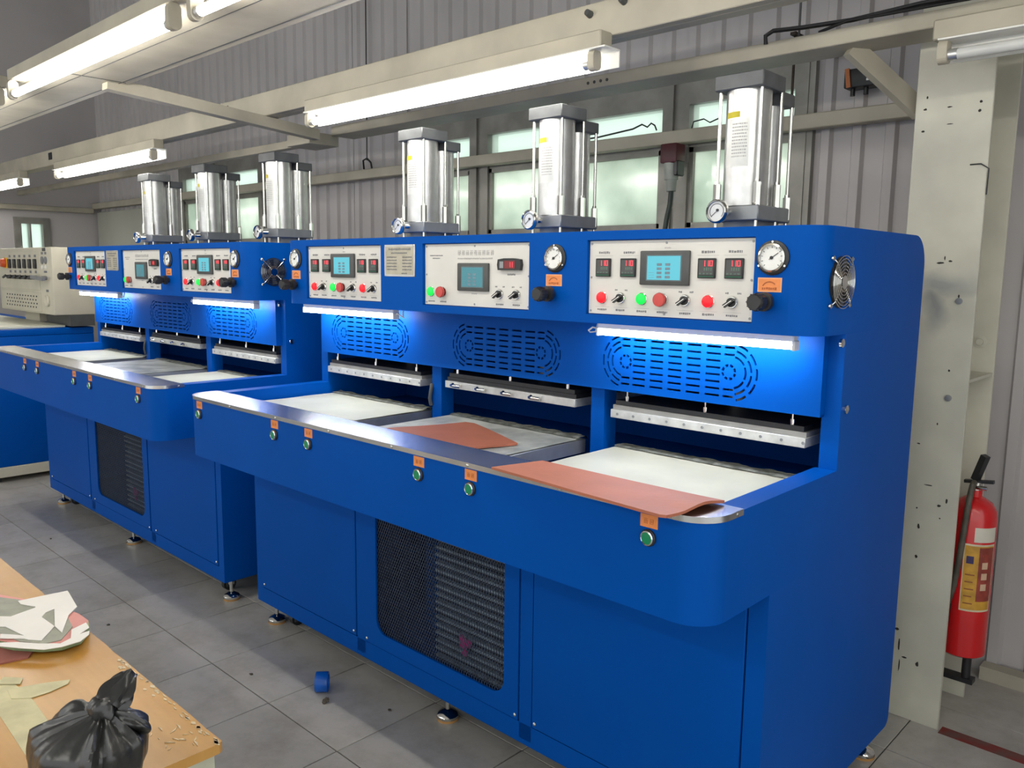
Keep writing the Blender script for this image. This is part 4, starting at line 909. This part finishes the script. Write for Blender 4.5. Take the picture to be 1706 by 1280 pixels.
MB().box(-0.05, 0.05, 0.071, 0.076, 0.30, 0.50).box(-0.05, -0.02, 0.076, 0.122, 0.38, 0.42).build('wall_bracket', DKGREY, fe)
MB().cyl((0.02, 0.0, 0.05), (0.02, 0.0, 0.136), 0.014, None, 12).box(-0.108, 0.045, -0.02, 0.02, 0.035, 0.05).build('support_bracket', BLACK, fe)

# ================================================================== WALL DEVICES
pl = empty('industrial_plug', (-1.295, 1.825, 2.025))
tag(pl, 'dark red industrial plug with grey connector and black cable hanging at the window', 'plug')
MB().box(-0.04, 0.045, -0.035, 0.04, -0.085, 0.0, 0, 0.008, 2).build('socket', REDPLUG, pl)
MB().cyl((0, 0, -0.083), (0.002, 0, -0.155), 0.034, 0.030, 18).cyl((0.002, 0, -0.155), (0.004, 0, -0.205), 0.026, 0.021, 18).build('connector', GREYPL, pl)
MB().box(0.03, 0.05, -0.03, 0.03, -0.14, -0.075, 0, 0.004, 1).build('latch', BLACK, pl)
MB().tube([(0.004, 0, -0.20), (0.0, 0.0, -0.26), (-0.012, -0.005, -0.33), (-0.022, -0.01, -0.42), (-0.03, -0.02, -0.60)], 0.011, 10).build('cable', pm('black_green_cable', (0.02, 0.035, 0.03), 0.5, 0, 0.2, 20), pl)
dv = empty('junction_box', (-0.505, 1.905, 2.20))
tag(dv, 'black junction box with orange strip on the wall beside the column', 'junction box')
MB().box(-0.058, 0.055, -0.045, 0.025, -0.035, 0.035, 0, 0.006, 2).build('housing', BLACK, dv)
MB().obox((-0.036, -0.047, -0.034), (-0.046, -0.047, 0.036), 0.016, 0.008, 0, (0, -1, 0)).build('orange_strip', pm('orange_strip', (0.55, 0.17, 0.05), 0.5), dv)
for x in (-0.03, 0.02): MB().cyl((x, -0.02, -0.034), (x, -0.02, -0.062), 0.009, None, 10).build('cable_gland', BLACK, dv)
for z in (0.012, -0.012): MB().box(0.028, 0.046, -0.047, -0.045, z - 0.004, z + 0.004).build('terminal', ALU, dv)

# ================================================================== WORK BENCH IN THE FOREGROUND
TZ = 0.75
wb = empty('work_bench', (-1.3, -1.25, 0))
tag(wb, 'worn varnished plywood work bench in the lower left corner', 'table')
def jag(x0, x1, y0, y1):
    p = []; rn = random.Random(3)
    def edge(a, b, n):
        return [(a[0] + (b[0] - a[0]) * k / n + rn.uniform(-.0012, .0012), a[1] + (b[1] - a[1]) * k / n + rn.uniform(-.0012, .0012)) for k in range(n)]
    c_ = [(x0, y0), (x1, y0), (x1, y1 - 0.006), (x1 - 0.006, y1), (x0, y1)]
    for a, b in zip(c_, c_[1:] + c_[:1]): p += edge(a, b, 40 if abs(b[0] - a[0]) > 0.5 else (14 if abs(b[1] - a[1]) > .1 else 1))
    return p
MB().prism(jag(-1.1, 0.962, -0.75, 0.4245), 'z', TZ - 0.016, TZ, 0).build('tabletop', PLY, wb)
MB().box(-1.09, 0.95, -0.74, 0.415, TZ - 0.11, TZ - 0.0165).build('table_frame', pm('pale_green_frame', (0.50, 0.50, 0.38), 0.6, 0, 0.2, 8), wb)
for x in (-1.05, 0.91):
    for y in (-0.70, 0.375): MB().box(x - 0.03, x + 0.03, y - 0.03, y + 0.03, 0, TZ - 0.11, 0, 0.003, 1).build('leg', pm('leg_wood', (0.42, 0.36, 0.24), 0.6, 0, 0.2, 8), wb)
def flat(name, pts, z0, th, mat, parent=None, off=(0, 0)):
    return MB().prism([(x - off[0], y - off[1]) for x, y in pts], 'z', z0, z0 + th).build(name, mat, parent)
OB = (-1.3, -1.25)
flat('masking_tape', [(-0.790, -1.008), (-0.775, -0.992), (-0.672, -0.986), (-0.565, -0.991), (-0.44, -0.998), (-0.40, -1.055), (-0.479, -1.045), (-0.658, -1.038)], TZ, 0.0008, TAPE, wb, OB)
flat('masking_tape', [(-0.735, -1.006), (-0.700, -1.010), (-0.680, -0.987), (-0.679, -0.960), (-0.687, -0.928), (-0.700, -0.920), (-0.718, -0.954), (-0.730, -0.984)], TZ + 0.0009, 0.0008, TAPE, wb, OB)
flat('masking_tape', [(-0.79, -0.998), (-0.762, -0.975), (-0.742, -0.985), (-0.768, -1.012)], TZ + 0.0018, 0.0006, TAPE, wb, OB)
spl = MB(); rn = random.Random(11)
for k in range(46):     # chipped varnish along the far edge and the corner
    x = rn.uniform(-0.72, -0.35); y = -0.829 - abs(rn.gauss(0, 0.006)); l = rn.uniform(0.004, 0.018); w = rn.uniform(0.001, 0.004); a = rn.uniform(-0.3, 0.3)
    d = (math.cos(a) * l, math.sin(a) * l * 0.3); spl.prism([(x, y), (x + d[0] / 2, y - w), (x + d[0], y + d[1]), (x + d[0] / 2, y + w)], 'z', TZ, TZ + 0.0010)
for k in range(18):
    x = rn.uniform(-0.47, -0.36); y = rn.uniform(-0.90, -0.845); l = rn.uniform(0.006, 0.02); a = rn.uniform(-1.2, 1.2); w = 0.0012
    dx, dy = math.cos(a) * l, math.sin(a) * l; spl.prism([(x, y), (x + dx * .5 - dy * .15, y + dy * .5 + dx * .15), (x + dx, y + dy), (x + dx * .5, y + dy * .5)], 'z', TZ, TZ + 0.0012)
o = spl.build('splintered_varnish', pm('pale_splinters', (0.72, 0.56, 0.34), 0.4, 0, 0.2, 60), None); o.parent = wb; o.location = (1.3, 1.25, 0); tag(o, kind='stuff')
# stack of shoe patterns
slab('rubber_pad', [(-1.03, -1.03), (-0.85, -1.00), (-0.838, -0.945), (-0.86, -0.93), (-1.0, -0.93), (-1.05, -0.97)], lambda x, y: TZ + 0.0002, 0.003, REDPAD, 'dusty red rubber pad under the pattern board at the left edge', 'pad')
BRD = [(-1.20, -0.995), (-0.95, -0.985), (-0.884, -0.955), (-0.841, -0.921), (-0.823, -0.893), (-0.826, -0.859), (-0.859, -0.833), (-0.891, -0.821), (-0.935, -0.822), (-1.0, -0.835), (-1.09, -0.872), (-1.16, -0.905), (-1.22, -0.95)]
slab('pattern_board', BRD, lambda x, y: TZ + 0.0033, 0.0122, GREENB, 'rounded green board lying on the bench under the paper patterns', 'board')
def shr(P_, f, c=(-0.97, -0.89)): return [(c[0] + (x - c[0]) * f, c[1] + (y - c[1]) * f) for x, y in P_]
slab('pink_sheet', shr(BRD, 0.985), lambda x, y: TZ + 0.0158, 0.0015, PINK, 'pink sheet showing between the green board and the white patterns', 'sheet')
slab('felt_sheet', [(-1.19, -0.985), (-0.97, -0.965), (-0.88, -0.945), (-0.84, -0.915), (-0.835, -0.89), (-0.88, -0.855), (-0.94, -0.845), (-1.0, -0.850), (-1.10, -0.888), (-1.19, -0.94)], lambda x, y: TZ + 0.0175, 0.0015, FELT, 'grey felt layer under the white cut-out paper patterns', 'sheet')
ptn = MB()
W1 = [(-1.05, -0.960), (-1.011, -0.925), (-1.017, -0.904), (-1.024, -0.877), (-1.031, -0.875), (-1.039, -0.880), (-1.066, -0.892), (-1.086, -0.891), (-1.079, -0.836), (-1.073, -0.800), (-0.970, -0.816), (-0.940, -0.842), (-0.863, -0.879), (-0.854, -0.917), (-0.875, -0.933), (-0.885, -0.937), (-0.918, -0.968), (-0.938, -0.962), (-0.916, -0.945), (-0.898, -0.933), (-0.935, -0.940), (-0.968, -0.946), (-0.985, -0.970)]
HOLE = [(-0.966, -0.883), (-0.903, -0.879), (-0.991, -0.852), (-0.984, -0.870)]
# outline joined to the triangular cut-out by a hair-thin slit
k = 12
Wp = W1[:k + 1] + [HOLE[1], HOLE[2], HOLE[3], HOLE[0], (-0.9032, -0.8795)] + W1[k + 1:]
tag(flat('paper_pattern', Wp, TZ + 0.0195, 0.0012, CARD), 'white card shoe-upper pattern with a triangular cut-out, top of the stack', 'pattern', 'white shoe patterns')
W2 = [(-0.92, -1.00), (-0.877, -0.950), (-0.843, -0.924), (-0.816, -0.897), (-0.826, -0.876), (-0.864, -0.862), (-0.878, -0.831), (-0.850, -0.835), (-0.833, -0.858), (-0.835, -0.840), (-0.818, -0.847), (-0.800, -0.868), (-0.800, -0.900), (-0.811, -0.926), (-0.846, -0.953), (-0.881, -0.977)]
tag(flat('paper_pattern', W2, TZ + 0.0195, 0.0012, CARD), 'narrow curved white card sole-edge pattern along the board rim', 'pattern', 'white shoe patterns')

# black plastic bag, knotted
bag = empty('plastic_bag', (-0.372, -1.005, TZ))
tag(bag, 'small black plastic bag tied in a knot, lying on the bench', 'bag')
K = Vector((0.030, 0.012, 0.112)); nU, nV = 96, 40; vs = []; fs = []
for j in range(nV + 1):
    t = j / nV
    for i in range(nU):
        a = 2 * PI * i / nU
        # profile: flat belly, shoulders, then gathered to the neck
        if t < 0.62: q = t / 0.62; r = 0.088 * math.sin(min(1, q * 1.25) * PI / 2) * (1 - 0.10 * q * q); z = 0.004 + 0.075 * q ** 2.2
        else: q = (t - 0.62) / 0.38; r = 0.0792 * (1 - q) ** 0.85 + 0.011 * q; z = 0.079 + 0.036 * q ** 0.8
        pl_ = max(0, t - 0.12)
        fold = 0.10 * pl_ * math.sin(9 * a + 2.2 * math.sin(a * 2) + 2 * t) + 0.06 * pl_ * math.sin(17 * a + 5 * t + math.sin(3 * a)) + 0.05 * noise.noise(Vector((math.cos(a) * 2, math.sin(a) * 2, t * 4)))
        r *= 1 + fold + 0.03 * abs(noise.noise(Vector((math.cos(a) * 6, math.sin(a) * 6, t * 9))))
        s = max(0, (t - 0.35) / 0.65) ** 1.4
        vs.append((r * math.cos(a) * 1.04 + K.x * s, r * math.sin(a) * 0.86 + K.y * s, z + 0.008 * fold * 3))
for j in range(nV):
    for i in range(nU): fs.append((j * nU + i, j * nU + (i + 1) % nU, (j + 1) * nU + (i + 1) % nU, (j + 1) * nU + i))
fs.append(tuple(range(nU - 1, -1, -1)))
MB().add(vs, fs, 0, True).build('bag_body', BAGM, bag)
def lump(nm, c, ax, rx, ry, rz, seed, folds=6, amp=0.16):
    n, m_ = 32, 18; vs = []; fs = []; d = Vector(ax).normalized(); A = d.orthogonal().normalized(); B = d.cross(A)
    for j in range(m_ + 1):
        ph = PI * j / m_
        for i in range(n):
            a = 2 * PI * i / n; f = 1 + amp * math.sin(folds * a + seed + 2 * ph) + 0.15 * noise.noise(Vector((math.cos(a) * 2 + seed, math.sin(a) * 2, ph * 2)))
            vs.append(Vector(c) + d * (-math.cos(ph) * rz) + (A * math.cos(a) * rx + B * math.sin(a) * ry) * math.sin(ph) * f)
    for j in range(m_):
        for i in range(n): fs.append((j * n + i, j * n + (i + 1) % n, (j + 1) * n + (i + 1) % n, (j + 1) * n + i))
    MB().add(vs, fs, 0, True).build(nm, BAGM, bag)
lump('knot', (0.032, 0.014, 0.118), (0.2, 0.6, 0.75), 0.019, 0.016, 0.017, 2.0, 5)
lump('bag_loop', (-0.014, -0.010, 0.104), (0.9, 0.5, 0.2), 0.017, 0.008, 0.024, 4.0, 3)
lump('bag_loop', (0.052, 0.040, 0.098), (0.6, 0.6, -0.4), 0.020, 0.010, 0.030, 1.0, 4)
vs = []; fs = []; n = 28; m_ = 14
p0 = Vector((0.031, 0.020, 0.122)); p1 = Vector((0.018, 0.056, 0.150))
d = (p1 - p0); dn = d.normalized(); A = Vector((0.75, 0.6, -0.25)); A = (A - dn * A.dot(dn)).normalized(); B = dn.cross(A)
for j in range(m_ + 1):
    t = j / m_; w = 0.020 + 0.006 * math.sin(t * 3.1) - 0.011 * t; th = 0.013 * (1 - 0.45 * t)
    for i in range(n):
        a = 2 * PI * i / n; f = 1 + 0.16 * math.sin(5 * a + 3 * t) + 0.10 * math.sin(9 * a - 4 * t)
        vs.append(p0 + d * (t + 0.08 * math.sin(3 * a) * t) + A * math.cos(a) * w * f + B * math.sin(a) * th * f)
for j in range(m_):
    for i in range(n): fs.append((j * n + i, j * n + (i + 1) % n, (j + 1) * n + (i + 1) % n, (j + 1) * n + i))
fs.append(tuple(range(m_ * n, m_ * n + n)))
MB().add(vs, fs, 0, True).build('bag_tail', BAGM, bag)
# litter on the floor
tr = MB(); n = 32; vs = []
for (r, y) in ((0.034, -0.021), (0.0345, -0.02), (0.0345, 0.02), (0.034, 0.021), (0.027, 0.021), (0.027, -0.021)):
    vs += [(r * math.cos(2 * PI * i / n), y, 0.0345 + r * math.sin(2 * PI * i / n)) for i in range(n)]
fs = [(j * n + i, ((j + 1) % 6) * n + i, ((j + 1) % 6) * n + (i + 1) % n, j * n + (i + 1) % n) for j in range(6) for i in range(n)]
o = tr.add(vs, fs, 0, True).build('tape_roll', BLUETAPE); o.location = (-1.548, 0.135, 0); o.rotation_euler.z = math.radians(-43)
tag(o, 'small roll of blue tape standing on the floor tiles before the near machine', 'tape roll')
sp = MB()
for k in range(4):
    pts = [Vector((0.006 * q * math.cos(k * 1.3), 0.007 * q * math.sin(k * 1.3), 0.006 + 0.005 * math.sin(q * 0.9 + k))) for q in range(-2, 3)]
    sp.tube(pts, [0.002, 0.006, 0.006, 0.005, 0.002], 7)
o = sp.build('scrap', SCRAP); o.location = (-1.475, 0.10, 0); o.rotation_euler.z = 0.9
tag(o, 'dark crumpled scrap on the floor beside the blue tape roll', 'scrap')
rn = random.Random(5)
for k, (x, y, lb) in enumerate(((-1.83, 0.02, 'dark fleck on the floor left of the blue tape roll'), (-1.28, 0.22, 'dark fleck on the floor tile seam before the vented panel'), (-2.62, -0.18, 'dark crumb on the floor tiles between bench and far machine'), (-3.95, 0.02, 'dark crumb on the floor before the far machine'))):
    m = MB(); c0 = [(0.008 * math.cos(2 * PI * i / 7) * rn.uniform(.5, 1.1), 0.006 * math.sin(2 * PI * i / 7) * rn.uniform(.5, 1.1)) for i in range(7)]
    m.prism(c0, 'z', 0.0001, 0.004); o = m.build('floor_crumb', SCRAP); o.location = (x, y, 0); tag(o, lb, 'crumb')
